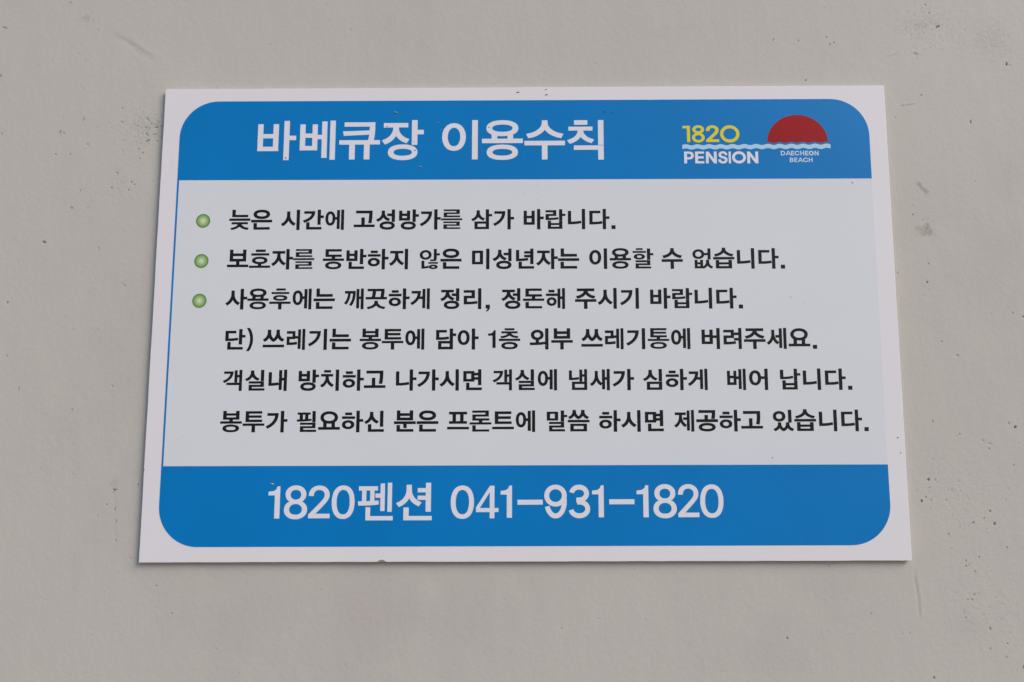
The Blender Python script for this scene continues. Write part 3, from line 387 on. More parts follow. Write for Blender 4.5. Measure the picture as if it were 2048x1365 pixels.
 'body6': '''
-27146,-10054 -261,-15 -217,-45 -163,-75 -100,-102 -34,-124 34,-125 100,-102 164,-75 216,-45 261,-14 260,14 216,45 164,75 101,102 33,125 -33,124 -101,102 -164,75 -216,45/-27146,-10255 173,-9 117,-20 87,-32 52,-43 19,-56 -19,-57 -52,-43 -88,-33 -116,-20 -173,-9 -174,9 -117,20 -88,33 -53,43 -18,57 18,56 53,43 87,32 117,20/-27579,-9243 870,0 0,-157 -870,0/-27900,-8803 0,-816 594,0 0,-143 -841,0 0,-222 2004,0 0,222 -841,0 0,143 596,0 0,816 -321,0 0,-223 -870,0 0,223
-26061,-9969 0,-218 843,0 0,-600 320,0 0,600 848,0 0,218/-25809,-8839 0,-1005 1548,0 0,230 -1230,0 0,164 1159,0 0,228 -1159,0 0,153 1207,0 0,230
-22549,-8820 0,-1984 312,0 0,971 319,0 0,251 -319,0 0,762/-23802,-9022 0,-251 724,0 -39,-187 -105,-224 -159,-201 -213,-177 -325,-185 173,-225 404,238 267,249 184,281 105,306 39,376
-19621,-8845 0,-1039 313,0 0,1039/-20738,-10768 1503,0 0,205 -1193,0 0,137 1120,0 0,517 -1435,0 0,-203 1124,0 0,-121 -1119,0/-21021,-9820 282,2 243,7 253,13 254,20 308,36 -14,189 -292,-24 0,403 200,0 0,201 -1206,0 0,-201 197,0 0,-437 -258,-2/-20490,-9174 197,0 0,-422 -197,-7
-18056,-9126 172,-16 141,-44 103,-67 64,-86 23,-103 -23,-103 -64,-85 -103,-68 -141,-44 -172,-16 -171,16 -140,44 -103,68 -64,85 -22,103 22,103 64,86 103,67 140,44/-18056,-8861 -261,-26 -225,-74 -177,-121 -115,-163 -40,-195 14,-119 40,-107 65,-95 86,-82 73,-46 0,-431 -460,0 0,-251 2010,0 0,251 -462,0 0,433 71,46 85,81 63,95 40,106 14,119 -40,195 -116,163 -177,121 -225,74/-18276,-10320 0,318 -25,5 59,-9 60,-6 63,-4 63,-1 65,1 64,4 61,6 59,9 -24,-5 0,-318
-15540,-8829 0,-1986 311,0 0,963 328,0 0,251 -328,0 0,772/-16341,-9343 -527,0 0,-239 1211,0 0,239 -515,0/-16286,-9696 -185,-19 -160,-54 -126,-88 -82,-116 -30,-138 30,-139 82,-116 126,-87 160,-55 185,-19 184,19 160,55 126,87 82,116 29,139 -29,138 -82,116 -126,88 -159,54/-16286,-9924 90,-10 74,-27 55,-39 34,-51 12,-60 -12,-61 -34,-51 -55,-39 -73,-26 -91,-10 -91,10 -74,26 -55,39 -35,51 -12,61 12,60 35,51 55,39 74,27/-16588,-9240 647,0 0,249 -647,0
-13347,-8833 0,-1484 313,0 0,1484/-14450,-10082 0,-694 1478,0 0,249 -1166,0 0,445/-14284,-8937 0,-239 -22,-164 -62,-149 -97,-132 -128,-108 -216,-109 163,-229 193,94 127,90 108,109 88,125 7,24 5,-18 89,-116 107,-101 126,-84 190,-86 159,229 -215,102 -127,101 -97,124 -61,141 -23,157 1,239
-11792,-8812 0,-924 1512,0 0,924 -321,0 0,-257 -870,0 0,257/-11471,-9328 870,0 0,-143 -870,0/-12041,-9815 0,-258 859,0 0,-364 320,0 0,364 831,0 0,258/-11803,-10161 0,-618 1564,0 0,249 -1243,0 0,369
-9947,-9813 0,-259 2004,0 0,259/-8946,-8819 -258,-18 -217,-55 -170,-93 -112,-131 -39,-163 39,-163 111,-131 170,-94 218,-56 258,-18 259,18 217,56 170,94 111,131 39,163 -39,163 -111,131 -170,93 -217,55/-8946,-9084 171,-11 134,-30 93,-43 51,-52 16,-59 -16,-60 -51,-51 -93,-43 -134,-30 -171,-10 -170,10 -134,30 -93,43 -51,52 -17,59 17,59 51,52 93,43 134,30/-9706,-10130 0,-651 1555,0 0,249 -1232,0 0,402
-7121,-10341 0,-236 2011,0 0,236/-6951,-9817 0,-244 1660,0 0,244 -318,0 0,610 323,0 0,252 -1670,0 0,-252 321,0 0,-610/-6312,-9207 382,0 0,-610 -382,0
-4802,-9778 602,0 0,-157 -845,0 0,-203 2011,0 0,203 -845,0 0,157 648,0 0,208 -1250,0 0,159 1206,0 0,566 -1532,0 0,-210 1212,0 0,-157 -1207,0/-4798,-10206 0,-579 1569,0 0,199 -1246,0 0,380
-2962,-10346 0,-234 2010,0 0,234/-2722,-8933 0,-1164 1555,0 0,241 -1230,0 0,221 1164,0 0,250 -1164,0 0,200 1210,0 0,252
725,-8848 0,-1986 284,0 0,1986/-299,-9275 63,-16 55,-48 46,-88 31,-125 11,-159 -11,-160 -31,-126 -46,-88 -55,-49 -63,-15 -60,15 -54,49 -46,87 -31,127 -11,160 11,159 31,125 46,88 54,48/-299,-9005 -165,-33 -135,-97 -98,-150 -61,-194 -20,-232 20,-234 61,-194 98,-151 135,-98 165,-34 159,30 132,88 98,137 64,178 21,162 151,0 0,-911 282,0 0,1851 -282,0 0,-691 -151,0 -23,155 -65,172 -99,132 -131,85
2088,-8978 0,-820 1050,0 0,820/2830,-9183 0,-409 -434,0 0,409/3378,-8872 0,-1021 312,0 0,407 295,0 0,209 -295,0 0,405/2294,-10792 1467,0 0,206 -1159,0 0,143 1088,0 0,527 -1401,0 0,-203 1091,0 0,-129 -1086,0
4024,-9740 0,-232 2009,0 0,232/4253,-10089 0,-709 1546,0 0,709/5481,-10302 0,-280 -909,0 0,280/5261,-8825 0,-168 -12,-95 -35,-95 -57,-91 -79,-84 -53,-37 -53,39 -80,85 -58,93 -35,94 -13,91 1,168 -321,0 1,-167 -16,-104 -46,-103 -74,-98 -101,-83 -172,-85 150,-212 182,87 101,70 84,81 66,90 -16,-29 -4,8 57,-80 84,-87 104,-75 158,-77 160,75 103,74 85,85 66,93 -13,-25 -16,28 67,-88 84,-80 102,-68 185,-84 142,216 -172,79 -100,80 -73,95 -45,105 -16,112 1,167
8260,-8857 0,-1986 311,0 0,963 328,0 0,251 -328,0 0,772/7459,-9372 -527,0 0,-239 1211,0 0,239 -515,0/7514,-9724 -185,-19 -160,-55 -126,-87 -83,-117 -29,-138 29,-138 83,-117 126,-87 160,-54 185,-19 184,19 160,54 126,87 82,117 29,138 -29,138 -82,116 -126,88 -159,55/7514,-9953 90,-10 74,-26 55,-40 34,-50 12,-61 -12,-61 -34,-50 -55,-40 -73,-26 -91,-10 -91,10 -74,26 -55,40 -35,50 -12,61 12,61 35,50 55,40 74,26/7212,-9268 647,0 0,249 -647,0
10438,-8860 0,-1988 312,0 0,1988/9509,-9022 0,-386 -26,-205 -73,-192 -110,-171 -139,-139 -214,-130 184,-233 194,116 130,114 109,132 94,155 12,57 9,-49 94,-147 107,-124 128,-106 189,-109 183,225 -214,127 -137,134 -110,164 -72,185 -26,196 0,386
11888,-9273 0,-494 -426,0 0,494/12196,-9443 330,0 0,-152 -330,0/12526,-8864 0,-328 -330,0 0,166 -1042,0 0,-986 1042,0 0,168 330,0 0,-498 313,0 0,1478/11422,-10111 0,-696 1463,0 0,249 -1150,0 0,447
15414,-8866 0,-1985 273,0 0,1985/15013,-8909 0,-631 -330,0 0,-249 330,0 0,-965 271,0 0,1845/13920,-9086 0,-249 379,0 0,-114 -17,-195 -52,-185 -84,-167 -113,-141 -195,-148 182,-206 150,108 104,110 91,135 70,142 5,63 3,-53 68,-132 88,-125 102,-102 147,-103 179,208 -194,141 -111,133 -81,158 -50,174 -17,185 0,114 359,0 0,249
16877,-10053 -254,-16 -215,-47 -167,-80 -112,-114 -39,-144 40,-141 111,-113 168,-79 214,-47 254,-16 256,16 215,47 168,79 112,113 39,141 -39,144 -111,114 -169,80 -214,47/16877,-10294 173,-9 133,-25 94,-37 50,-43 15,-45 -15,-44 -49,-40 -94,-37 -134,-24 -173,-9 -171,9 -133,24 -94,36 -49,41 -15,44 15,45 50,43 93,37 133,25/16106,-8881 0,-266 1223,0 0,38 -1,-94 -3,-93 -8,-97 -15,-103 -41,-180 317,-35 40,173 18,116 9,110 4,103 0,100 0,228/16653,-9331 0,-389 -767,0 0,-269 1999,0 0,269 -911,0 0,389
19370,-8871 0,-1986 310,0 0,963 328,0 0,251 -328,0 0,772/18569,-9385 -527,0 0,-239 1211,0 0,239 -515,0/18624,-9738 -185,-19 -160,-54 -126,-88 -83,-116 -29,-138 29,-139 83,-116 126,-87 160,-55 185,-18 184,18 159,55 126,87 83,116 29,139 -29,138 -83,116 -125,88 -160,54/18624,-9966 90,-10 74,-26 54,-40 35,-51 12,-60 -12,-61 -35,-51 -54,-39 -74,-26 -90,-10 -91,10 -75,26 -54,39 -35,51 -12,61 12,60 35,51 54,39 75,27/18321,-9282 648,0 0,249 -648,0
20218,-8979 0,-271 1259,0 0,12 -1,-152 -4,-164 -11,-178 -23,-197 -48,-267 325,-35 46,272 22,209 12,186 4,169 1,157 0,259/20747,-9644 0,-700 -729,0 0,-251 2004,0 0,251 -955,0 0,700
24362,-8879 0,-1178 313,0 0,1178/23535,-8986 -189,-23 -163,-66 -126,-106 -81,-137 -29,-162 29,-161 81,-136 127,-105 162,-66 189,-23 191,23 162,66 127,105 80,136 29,161 -28,162 -81,137 -126,106 -163,66/23535,-9240 93,-12 76,-32 58,-49 38,-66 14,-81 -14,-81 -38,-65 -58,-49 -76,-32 -93,-11 -92,11 -77,32 -57,49 -38,65 -14,81 14,81 38,66 58,49 76,32/24145,-10032 0,-150 -11,-85 -31,-86 -52,-86 -73,-79 -56,-41 -53,36 -70,75 -50,83 -30,89 -11,93 0,151 -306,0 1,-150 -16,-100 -46,-96 -74,-91 -101,-77 -190,-89 157,-218 166,73 102,65 87,78 71,87 -11,-15 -9,15 64,-91 81,-82 100,-70 145,-67 140,70 97,72 80,83 60,88 -7,-12 -10,13 71,-90 89,-78 105,-66 170,-72 156,218 -193,85 -100,74 -73,88 -45,98 -16,107 0,150
25161,-10018 0,-810 1523,0 0,810 -321,0 0,-216 -881,0 0,216/25482,-10452 881,0 0,-154 -881,0/24925,-9726 0,-240 2004,0 0,240/25763,-8829 0,-132 -37,-136 -100,-119 -151,-101 -186,-77 -276,-60 112,-232 246,53 203,73 170,93 141,115 43,54 43,-54 141,-115 169,-93 202,-73 247,-53 108,232 -271,60 -186,78 -151,102 -102,120 -37,133 0,132
28534,-8882 0,-1985 311,0 0,1985/27202,-10384 229,0 192,3 194,10 198,17 202,26 270,47 -43,252 -259,-44 -189,-24 -186,-17 -182,-10 -116,-2 0,1060 -310,0
30518,-8884 0,-1988 313,0 0,996 328,0 0,251 -328,0 0,741/29248,-9067 0,-1336 222,0 214,1 196,6 184,11 180,18 246,36 -38,255 -236,-36 -167,-18 -171,-12 -183,-6 -137,-1 0,833 748,0 0,249
31345,-10862 390,0 0,370 -390,0
''',
 'title': '''
-25769,18879 0,-2708 2015,0 0,2708 -520,0 0,-996 -975,0 0,996/-25249,17456 975,0 0,-846 -975,0/-23229,19201 0,-3939 524,0 0,2001 653,0 0,448 -653,0 0,1490
-21166,17487 687,0 0,-818 -687,0/-18763,19211 0,-3928 514,0 0,3928/-19561,19128 0,-1349 -421,0 0,1061 -497,0 0,-923 -687,0 0,923 -510,0 0,-2609 1694,0 0,1110 421,0 0,-1870 510,0 0,3657
-17860,17224 0,-439 972,0 0,-1492 549,0 0,1492 875,0 0,-1492 549,0 0,1492 986,0 0,439 -606,0 53,263 42,318 22,287 8,263 2,247 0,421 -2977,0 0,-434 2447,0 0,14 -8,-404 -2572,-81 76,-455 2466,113 -5,-40 -21,-134 -26,-139 -32,-146 -23,-93
-11706,16779 -479,-31 -395,-94 -304,-158 -197,-223 -69,-281 69,-282 197,-224 304,-159 395,-95 479,-32 476,32 392,95 302,159 196,224 68,282 -68,281 -196,223 -302,158 -393,94/-11706,16343 325,-19 258,-51 180,-78 101,-95 31,-108 -32,-111 -100,-96 -180,-79 -258,-51 -325,-19 -327,19 -258,51 -182,79 -101,96 -33,111 32,108 102,95 182,78 258,52/-13581,18932 0,-445 921,0 1,-72 -47,-307 -129,-281 -204,-248 -272,-203 -421,-188 280,-413 352,152 260,166 222,203 180,236 61,122 54,-94 175,-207 212,-178 248,-147 339,-136 262,409 -410,176 -260,185 -195,225 -122,254 -43,278 0,68 908,0 0,445/-10853,19219 0,-2487 542,0 0,1053 607,0 0,449 -607,0 0,985
-5022,19189 0,-3945 552,0 0,3945/-6768,18897 -382,-66 -321,-188 -243,-294 -153,-385 -53,-463 53,-465 153,-386 243,-295 321,-189 382,-65 380,65 319,189 242,295 153,386 53,465 -53,463 -153,385 -242,294 -319,188/-6768,18433 192,-39 165,-114 132,-191 88,-263 31,-325 -31,-328 -88,-263 -132,-192 -165,-114 -192,-39 -195,39 -166,114 -133,192 -87,263 -32,328 32,325 87,263 133,190 166,115
-2094,16714 -505,-30 -415,-89 -318,-152 -208,-217 -72,-279 72,-283 207,-220 319,-153 415,-90 505,-29 504,29 414,90 317,153 207,220 73,283 -73,279 -207,217 -318,152 -413,89/-2094,16281 349,-17 277,-50 194,-76 106,-91 32,-100 -32,-104 -107,-94 -194,-77 -276,-50 -349,-17 -350,17 -277,50 -193,77 -105,93 -33,105 32,100 106,91 193,76 277,50/-2094,18729 358,-18 284,-55 201,-82 113,-101 35,-112 -35,-113 -113,-100 -201,-83 -284,-54 -358,-19 -357,19 -284,54 -202,83 -112,100 -35,113 35,112 112,101 202,82 284,55/-2094,19167 -513,-33 -425,-96 -327,-160 -215,-228 -74,-285 25,-177 74,-154 118,-133 157,-110 140,-64 0,-424 -929,0 0,-446 3944,0 0,446 -934,0 0,424 139,64 158,110 118,133 74,154 25,177 -74,285 -215,228 -327,160 -425,96/-2584,17303 0,286 10,-2 113,-13 118,-8 122,-5 127,-2 128,2 123,5 119,8 115,13 10,2 0,-286
1718,19134 0,-289 -76,-296 -207,-265 -314,-228 -389,-172 -537,-125 226,-433 453,104 373,144 335,195 282,240 138,185 137,-184 281,-241 334,-195 372,-144 452,-104 226,433 -535,126 -390,174 -317,229 -209,265 -76,292 0,289/39,17071 0,-455 1679,0 0,-1414 541,0 0,1414 1692,0 0,455
7147,19123 0,-2496 535,0 0,2496/4802,16585 0,-438 2345,0 0,-986 535,0 0,1424/5273,18471 -986,0 0,-393 905,0 0,3 -44,-240 -123,-218 -197,-195 -264,-162 -425,-156 279,-360 333,117 252,132 218,162 180,191 66,104 63,-90 181,-176 218,-150 250,-120 332,-108 267,362 -424,145 -266,151 -201,184 -126,204 -44,224 0,-4 901,0 0,393 -978,0/4838,18660 1287,0 0,463 -1287,0
''',
 'footer': '''
-22828,-18601 475,0 0,2880 -255,0 -96,-259 -233,-159 -478,-57 0,-331 587,0
-20781,-18669 114,13 109,21 103,30 98,38 91,46 84,53 75,60 68,66 59,74 51,79 39,84 28,89 17,93 5,97 -3,77 -10,74 -17,72 -23,70 -31,67 -35,64 -41,59 -45,55 -49,51 -54,46 -58,41 -60,34 -63,28 -66,22 -25,6 0,-53 47,15 82,38 74,50 67,61 60,71 50,78 39,84 28,87 17,92 6,96 -5,91 -15,88 -26,85 -36,80 -45,75 -55,70 -61,64 -68,57 -75,51 -82,45 -87,37 -92,29 -97,20 -101,13 -105,4 -106,-4 -102,-13 -97,-20 -93,-29 -88,-37 -82,-45 -76,-51 -68,-57 -61,-64 -54,-70 -45,-75 -36,-81 -25,-84 -15,-88 -5,-91 6,-96 16,-93 29,-88 39,-83 50,-78 60,-71 68,-61 76,-49 83,-38 48,-15 0,53 -25,-6 -67,-21 -64,-29 -62,-34 -58,-41 -54,-46 -50,-51 -45,-55 -40,-59 -35,-64 -29,-67 -23,-70 -17,-72 -9,-74 -4,-77 6,-97 17,-93 28,-89 38,-84 50,-79 60,-74 67,-66 75,-60 84,-53 91,-46 98,-38 103,-30 109,-21 115,-13 119,-4/-20973,-18264 -69,7 -65,12 -59,17 -56,21 -50,25 -45,29 -40,33 -34,35 -30,39 -24,43 -19,44 -14,48 -8,50 -3,54 3,58 9,53 14,51 21,48 26,46 32,43 36,39 42,36 46,32 51,28 55,24 59,19 61,13 66,8 68,3 68,-3 64,-8 61,-13 58,-19 55,-24 51,-28 46,-32 41,-36 37,-39 32,-43 26,-46 20,-48 15,-51 9,-53 3,-58 -3,-54 -8,-50 -14,-48 -19,-44 -25,-42 -30,-40 -35,-35 -39,-33 -45,-29 -50,-25 -54,-21 -59,-17 -64,-12 -68,-7 -73,-3/-20958,-16907 -54,7 -52,12 -49,16 -46,20 -43,24 -38,28 -34,31 -29,34 -26,38 -21,40 -17,43 -12,46 -7,48 -2,52 2,51 7,48 12,45 17,42 21,40 25,36 30,34 33,30 38,26 41,24 46,20 49,15 52,11 56,7 59,2 59,-2 55,-7 52,-11 49,-15 45,-20 42,-24 38,-26 33,-30 29,-34 25,-36 21,-40 16,-42 12,-45 7,-48 2,-51 -2,-52 -8,-48 -12,-45 -17,-43 -22,-41 -26,-38 -30,-34 -34,-31 -38,-28 -41,-24 -45,-21 -48,-15 -51,-12 -54,-7 -57,-2
-17767,-18590 0,402 -1350,0 0,-40 637,643 396,439 56,73 48,70 42,67 34,65 29,64 22,62 17,63 12,64 8,65 2,66 -5,92 -15,89 -24,86 -35,82 -44,78 -52,73 -60,66 -67,60 -75,53 -81,47 -87,39 -92,31 -97,21 -102,13 -106,5 -106,-5 -102,-13 -98,-22 -94,-31 -89,-40 -84,-48 -76,-56 -69,-62 -62,-70 -54,-78 -46,-83 -35,-89 -26,-94 -15,-99 -7,-148 454,0 4,104 7,56 12,52 17,49 22,45 25,42 30,38 34,34 38,31 42,26 47,23 50,17 54,13 58,7 62,3 58,-2 55,-7 52,-11 50,-15 47,-20 43,-24 39,-27 35,-30 31,-34 27,-38 22,-41 18,-43 12,-47 8,-50 3,-54 -2,-48 -6,-47 -10,-45 -14,-44 -18,-44 -22,-44 -26,-46 -31,-47 -36,-48 -39,-49 -272,-295 -987,-1017 0,-323
-16430,-18651 121,21 113,36 106,51 98,65 90,79 80,92 72,104 62,116 53,129 43,140 34,150 24,161 14,172 5,181 -5,182 -14,171 -24,161 -34,151 -44,140 -54,129 -62,117 -71,105 -81,92 -90,79 -98,66 -106,51 -113,36 -120,21 -126,8 -127,-8 -120,-21 -113,-36 -106,-51 -98,-66 -90,-79 -80,-92 -72,-105 -63,-117 -53,-129 -45,-140 -34,-151 -24,-161 -15,-171 -5,-182 5,-181 14,-172 24,-161 34,-150 44,-140 53,-129 62,-116 71,-104 81,-92 90,-79 99,-65 106,-51 114,-36 120,-21 128,-8/-16632,-18249 -66,15 -63,24 -59,34 -59,48 -51,55 -46,64 -41,75 -37,84 -32,93 -26,104 -21,111 -15,121 -9,129 -3,138 3,139 9,131 15,121 21,112 26,104 32,94 37,84 41,74 46,65 51,55 59,49 59,34 63,24 66,15 75,5 74,-5 65,-15 63,-24 59,-35 60,-48 50,-55 47,-65 41,-74 37,-84 31,-94 26,-103 21,-113 15,-121 8,-130 3,-140 -3,-138 -8,-129 -15,-121 -21,-112 -26,-103 -31,-94 -37,-83 -41,-75 -46,-64 -51,-55 -60,-48 -59,-34 -62,-24 -66,-15 -74,-5
-12503,-15415 0,-2618 403,0 0,2618/-13157,-15485 0,-898 -458,0 0,-378 458,0 0,-1191 399,0 0,2467/-15161,-17468 350,1 354,7 378,17 378,29 399,51 -24,357 -379,-33 0,927 305,0 0,378 -1742,0 0,-378 298,0 0,-968 -370,0/-14449,-16112 352,0 0,-951 -352,-11/-14496,-17611 0,-1181 2498,0 0,382 -2075,0 0,799
-9014,-15426 0,-486 -738,0 0,-381 738,0 0,-296 -738,0 0,-381 738,0 0,-1058 483,0 0,2602/-10774,-15609 0,-482 -41,-293 -116,-267 -182,-236 -240,-193 -367,-177 260,-351 306,143 226,155 192,187 157,216 50,118 45,-102 151,-202 183,-176 213,-145 289,-135 271,346 -360,174 -232,186 -176,225 -111,253 -40,274 0,482/-11034,-17643 0,-1150 2588,0 0,381 -2105,0 0,769
-5527,-18673 123,22 115,35 108,51 99,65 91,78 82,91 73,103 63,116 54,128 44,139 34,149 25,160 14,170 5,181 -5,180 -15,170 -24,160 -35,150 -44,139 -54,129 -64,116 -72,104 -82,91 -92,79 -99,65 -108,50 -114,36 -122,22 -129,7 -129,-7 -122,-22 -115,-36 -107,-50 -100,-65 -91,-79 -82,-91 -73,-104 -63,-116 -55,-128 -45,-140 -35,-150 -24,-160 -15,-170 -5,-180 5,-181 14,-170 25,-160 34,-149 44,-139 54,-128 63,-116 73,-103 82,-91 91,-79 101,-64 107,-51 116,-35 122,-22 130,-7/-5732,-18273 -67,15 -64,24 -60,33 -60,48 -52,55 -46,64 -42,73 -38,84 -32,93 -27,102 -21,112 -15,119 -10,129 -3,137 3,138 10,130 15,120 21,112 27,102 32,93 38,84 42,74 46,64 52,55 60,48 60,34 64,24 67,15 76,5 75,-5 67,-15 64,-24 59,-34 61,-48 52,-55 46,-64 43,-74 37,-83 32,-94 26,-102 21,-112 15,-120 9,-130 3,-138 -3,-137 -9,-129 -15,-120 -21,-111 -26,-102 -32,-93 -37,-84 -42,-73 -47,-64 -52,-55 -60,-48 -60,-33 -64,-24 -67,-15 -75,-5
-4410,-18078 1251,0 0,-555 431,0 0,555 369,0 0,364 -369,0 0,1998 -410,0 -1272,-1940/-3159,-17714 -902,0 902,1414
-1601,-18593 475,0 0,2885 -250,0 -93,-260 -230,-158 -468,-58 0,-332 566,0
-624,-17427 2301,0 0,440 -2301,0
3873,-16620 -9,129 -26,126 -43,122 -59,115 -75,107 -88,97 -101,85 -111,71 -120,57 -127,42 -132,25 -134,8 -133,-8 -132,-25 -127,-42 -120,-57 -111,-71 -101,-85 -89,-97 -74,-107 -59,-115 -43,-122 -27,-126 -8,-129 8,-128 27,-126 43,-122 59,-116 74,-107 89,-96 101,-85 111,-72 120,-57 127,-41 132,-25 133,-9 134,9 132,25 127,41 120,57 111,72 101,85 88,96 75,107 59,116 43,122 26,126/3433,-16620 -5,-75 -15,-73 -24,-72 -34,-67 -43,-63 -50,-56 -58,-50 -63,-41 -69,-34 -72,-24 -75,-15 -77,-4 -76,4 -75,15 -72,24 -69,34 -64,41 -57,50 -50,56 -43,63 -34,67 -24,72 -15,73 -5,75 5,75 15,74 24,71 34,68 43,62 50,57 57,49 64,42 69,33 72,24 75,15 76,5 77,-5 75,-15 72,-24 69,-33 63,-42 58,-49 50,-57 43,-62 34,-68 24,-71 15,-74/3417,-16903 11,-110 5,-105 -1,-105 -8,-104 -12,-103 -19,-100 -24,-96 -29,-91 -34,-85 -37,-79 -41,-71 -44,-64 -45,-54 -47,-46 -46,-37 -46,-29 -44,-20 -43,-13 -41,-7 -41,0 -42,6 -42,12 -44,19 -46,27 -46,36 -47,45 -45,53 -44,62 -41,71 -39,77 -34,85 -29,90 -27,102 -426,-110 30,-116 39,-117 45,-113 53,-107 59,-101 66,-93 73,-85 79,-76 85,-67 92,-55 97,-42 102,-29 104,-14 105,1 104,16 101,31 97,44 91,57 84,68 79,77 71,87 65,94 59,101 51,108 45,114 37,118 31,123 23,125 17,128 8,130 2,130 -6,130 -13,122
4539,-16419 23,81 29,57 44,54 57,49 70,41 80,31 87,18 90,5 90,-10 85,-22 76,-35 66,-44 53,-52 38,-55 25,-58 12,-58 -1,-58 -14,-58 -27,-58 -42,-55 -55,-50 -67,-43 -79,-32 -86,-21 -98,-8 -247,0 0,-440 264,0 150,12 154,37 145,61 132,83 115,105 92,123 66,139 36,149 2,153 -29,151 -61,141 -88,126 -111,108 -129,88 -144,64 -153,41 -158,17 -158,-8 -156,-33 -147,-56 -135,-80 -118,-101 -96,-120 -71,-137 -34,-125/4827,-17423 188,0 114,-9 101,-23 92,-37 79,-48 65,-56 47,-61 32,-63 15,-63 1,-63 -13,-63 -28,-63 -45,-61 -61,-57 -77,-50 -90,-39 -100,-25 -105,-11 -106,5 -102,20 -94,35 -82,46 -67,55 -51,60 -34,63 -25,87 -423,-123 39,-132 77,-143 106,-126 128,-105 147,-83 159,-58 168,-34 171,-8 171,17 165,42 156,67 140,91 121,113 96,132 67,149 33,158 -3,163 -39,157 -72,146 -102,129 -124,109 -144,87 -157,63 -167,38 -163,12 -204,0
6775,-18580 475,0 0,2869 -254,0 -96,-258 -232,-158 -477,-57 0,-330 584,0
7751,-17415 2294,0 0,448 -2294,0
10852,-18583 475,0 0,2869 -257,0 -97,-258 -236,-158 -482,-57 0,-330 597,0
12953,-18673 114,12 109,22 104,30 98,38 92,47 84,53 76,60 67,67 60,73 51,80 39,85 28,89 17,94 6,97 -4,77 -10,75 -17,73 -23,70 -31,67 -35,64 -41,60 -45,55 -50,51 -54,46 -58,41 -61,35 -63,29 -66,21 -24,6 0,-53 47,15 81,39 75,49 67,61 60,72 51,79 39,84 28,88 17,92 6,96 -5,92 -16,89 -25,84 -36,81 -46,76 -54,70 -62,64 -68,58 -76,51 -82,45 -88,37 -92,29 -97,21 -101,12 -106,4 -106,-4 -103,-12 -97,-21 -94,-29 -88,-37 -83,-45 -75,-51 -69,-58 -61,-64 -54,-70 -46,-76 -35,-81 -26,-84 -15,-89 -5,-92 6,-97 17,-92 28,-89 39,-83 51,-79 60,-72 69,-60 75,-50 84,-38 48,-15 0,53 -25,-6 -68,-21 -64,-29 -61,-34 -59,-42 -55,-46 -49,-51 -45,-55 -40,-60 -36,-64 -29,-68 -23,-70 -17,-72 -10,-75 -3,-77 6,-97 16,-94 28,-89 40,-85 50,-79 59,-74 68,-67 75,-60 84,-53 92,-47 98,-38 104,-30 109,-22 115,-12 120,-5/12760,-18266 -70,7 -64,12 -60,17 -56,21 -51,26 -45,29 -40,32 -34,36 -30,40 -25,42 -19,45 -13,47 -8,51 -3,55 3,57 9,54 14,51 21,49 26,46 32,43 37,39 41,36 46,32 52,29 55,24 59,19 62,13 65,8 69,3 68,-3 64,-8 62,-13 58,-19 55,-24 52,-29 46,-32 41,-36 37,-39 32,-43 26,-46 21,-49 14,-51 9,-54 3,-57 -3,-55 -8,-50 -14,-48 -19,-45 -25,-42 -30,-40 -35,-36 -39,-32 -45,-29 -50,-26 -55,-21 -59,-17 -64,-12 -68,-7 -74,-3/12775,-16902 -55,7 -52,12 -49,16 -46,20 -43,25 -38,27 -34,31 -30,35 -26,38 -21,41 -17,43 -11,46 -8,48 -2,52 2,52 7,48 12,45 17,42 21,40 26,37 29,33 34,31 37,26 42,24 46,20 49,15 53,12 56,6 59,3 59,-3 56,-6 52,-12 49,-15 46,-20 42,-24 37,-26 33,-31 29,-33 26,-37 21,-39 16,-43 12,-45 7,-48 2,-52 -2,-52 -8,-48 -12,-46 -17,-43 -22,-41 -27,-38 -30,-35 -34,-31 -37,-28 -42,-24 -45,-20 -48,-16 -51,-12 -54,-7 -58,-2
15936,-18585 0,404 -1319,0 0,-40 623,647 387,443 54,73 47,70 41,68 34,66 27,64 22,62 17,64 12,64 7,66 2,67 -4,92 -15,90 -24,86 -33,83 -44,78 -51,74 -58,66 -66,60 -72,54 -80,47 -85,40 -90,31 -95,21 -99,14 -103,4 -104,-5 -100,-13 -96,-22 -91,-31 -88,-41 -81,-48 -75,-56 -68,-63 -60,-71 -53,-77 -44,-85 -35,-89 -25,-95 -14,-100 -7,-148 443,0 4,104 7,57 12,52 16,49 21,46 25,42 29,38 33,35 37,30 42,27 45,23 49,17 53,13 56,8 61,2 57,-2 54,-7 51,-11 48,-15 46,-20 42,-24 38,-27 34,-31 31,-34 26,-38 22,-41 17,-44 12,-47 8,-50 2,-55 -1,-48 -6,-47 -10,-46 -13,-44 -18,-44 -21,-45 -26,-46 -31,-47 -34,-48 -38,-50 -266,-297 -965,-1025 0,-324
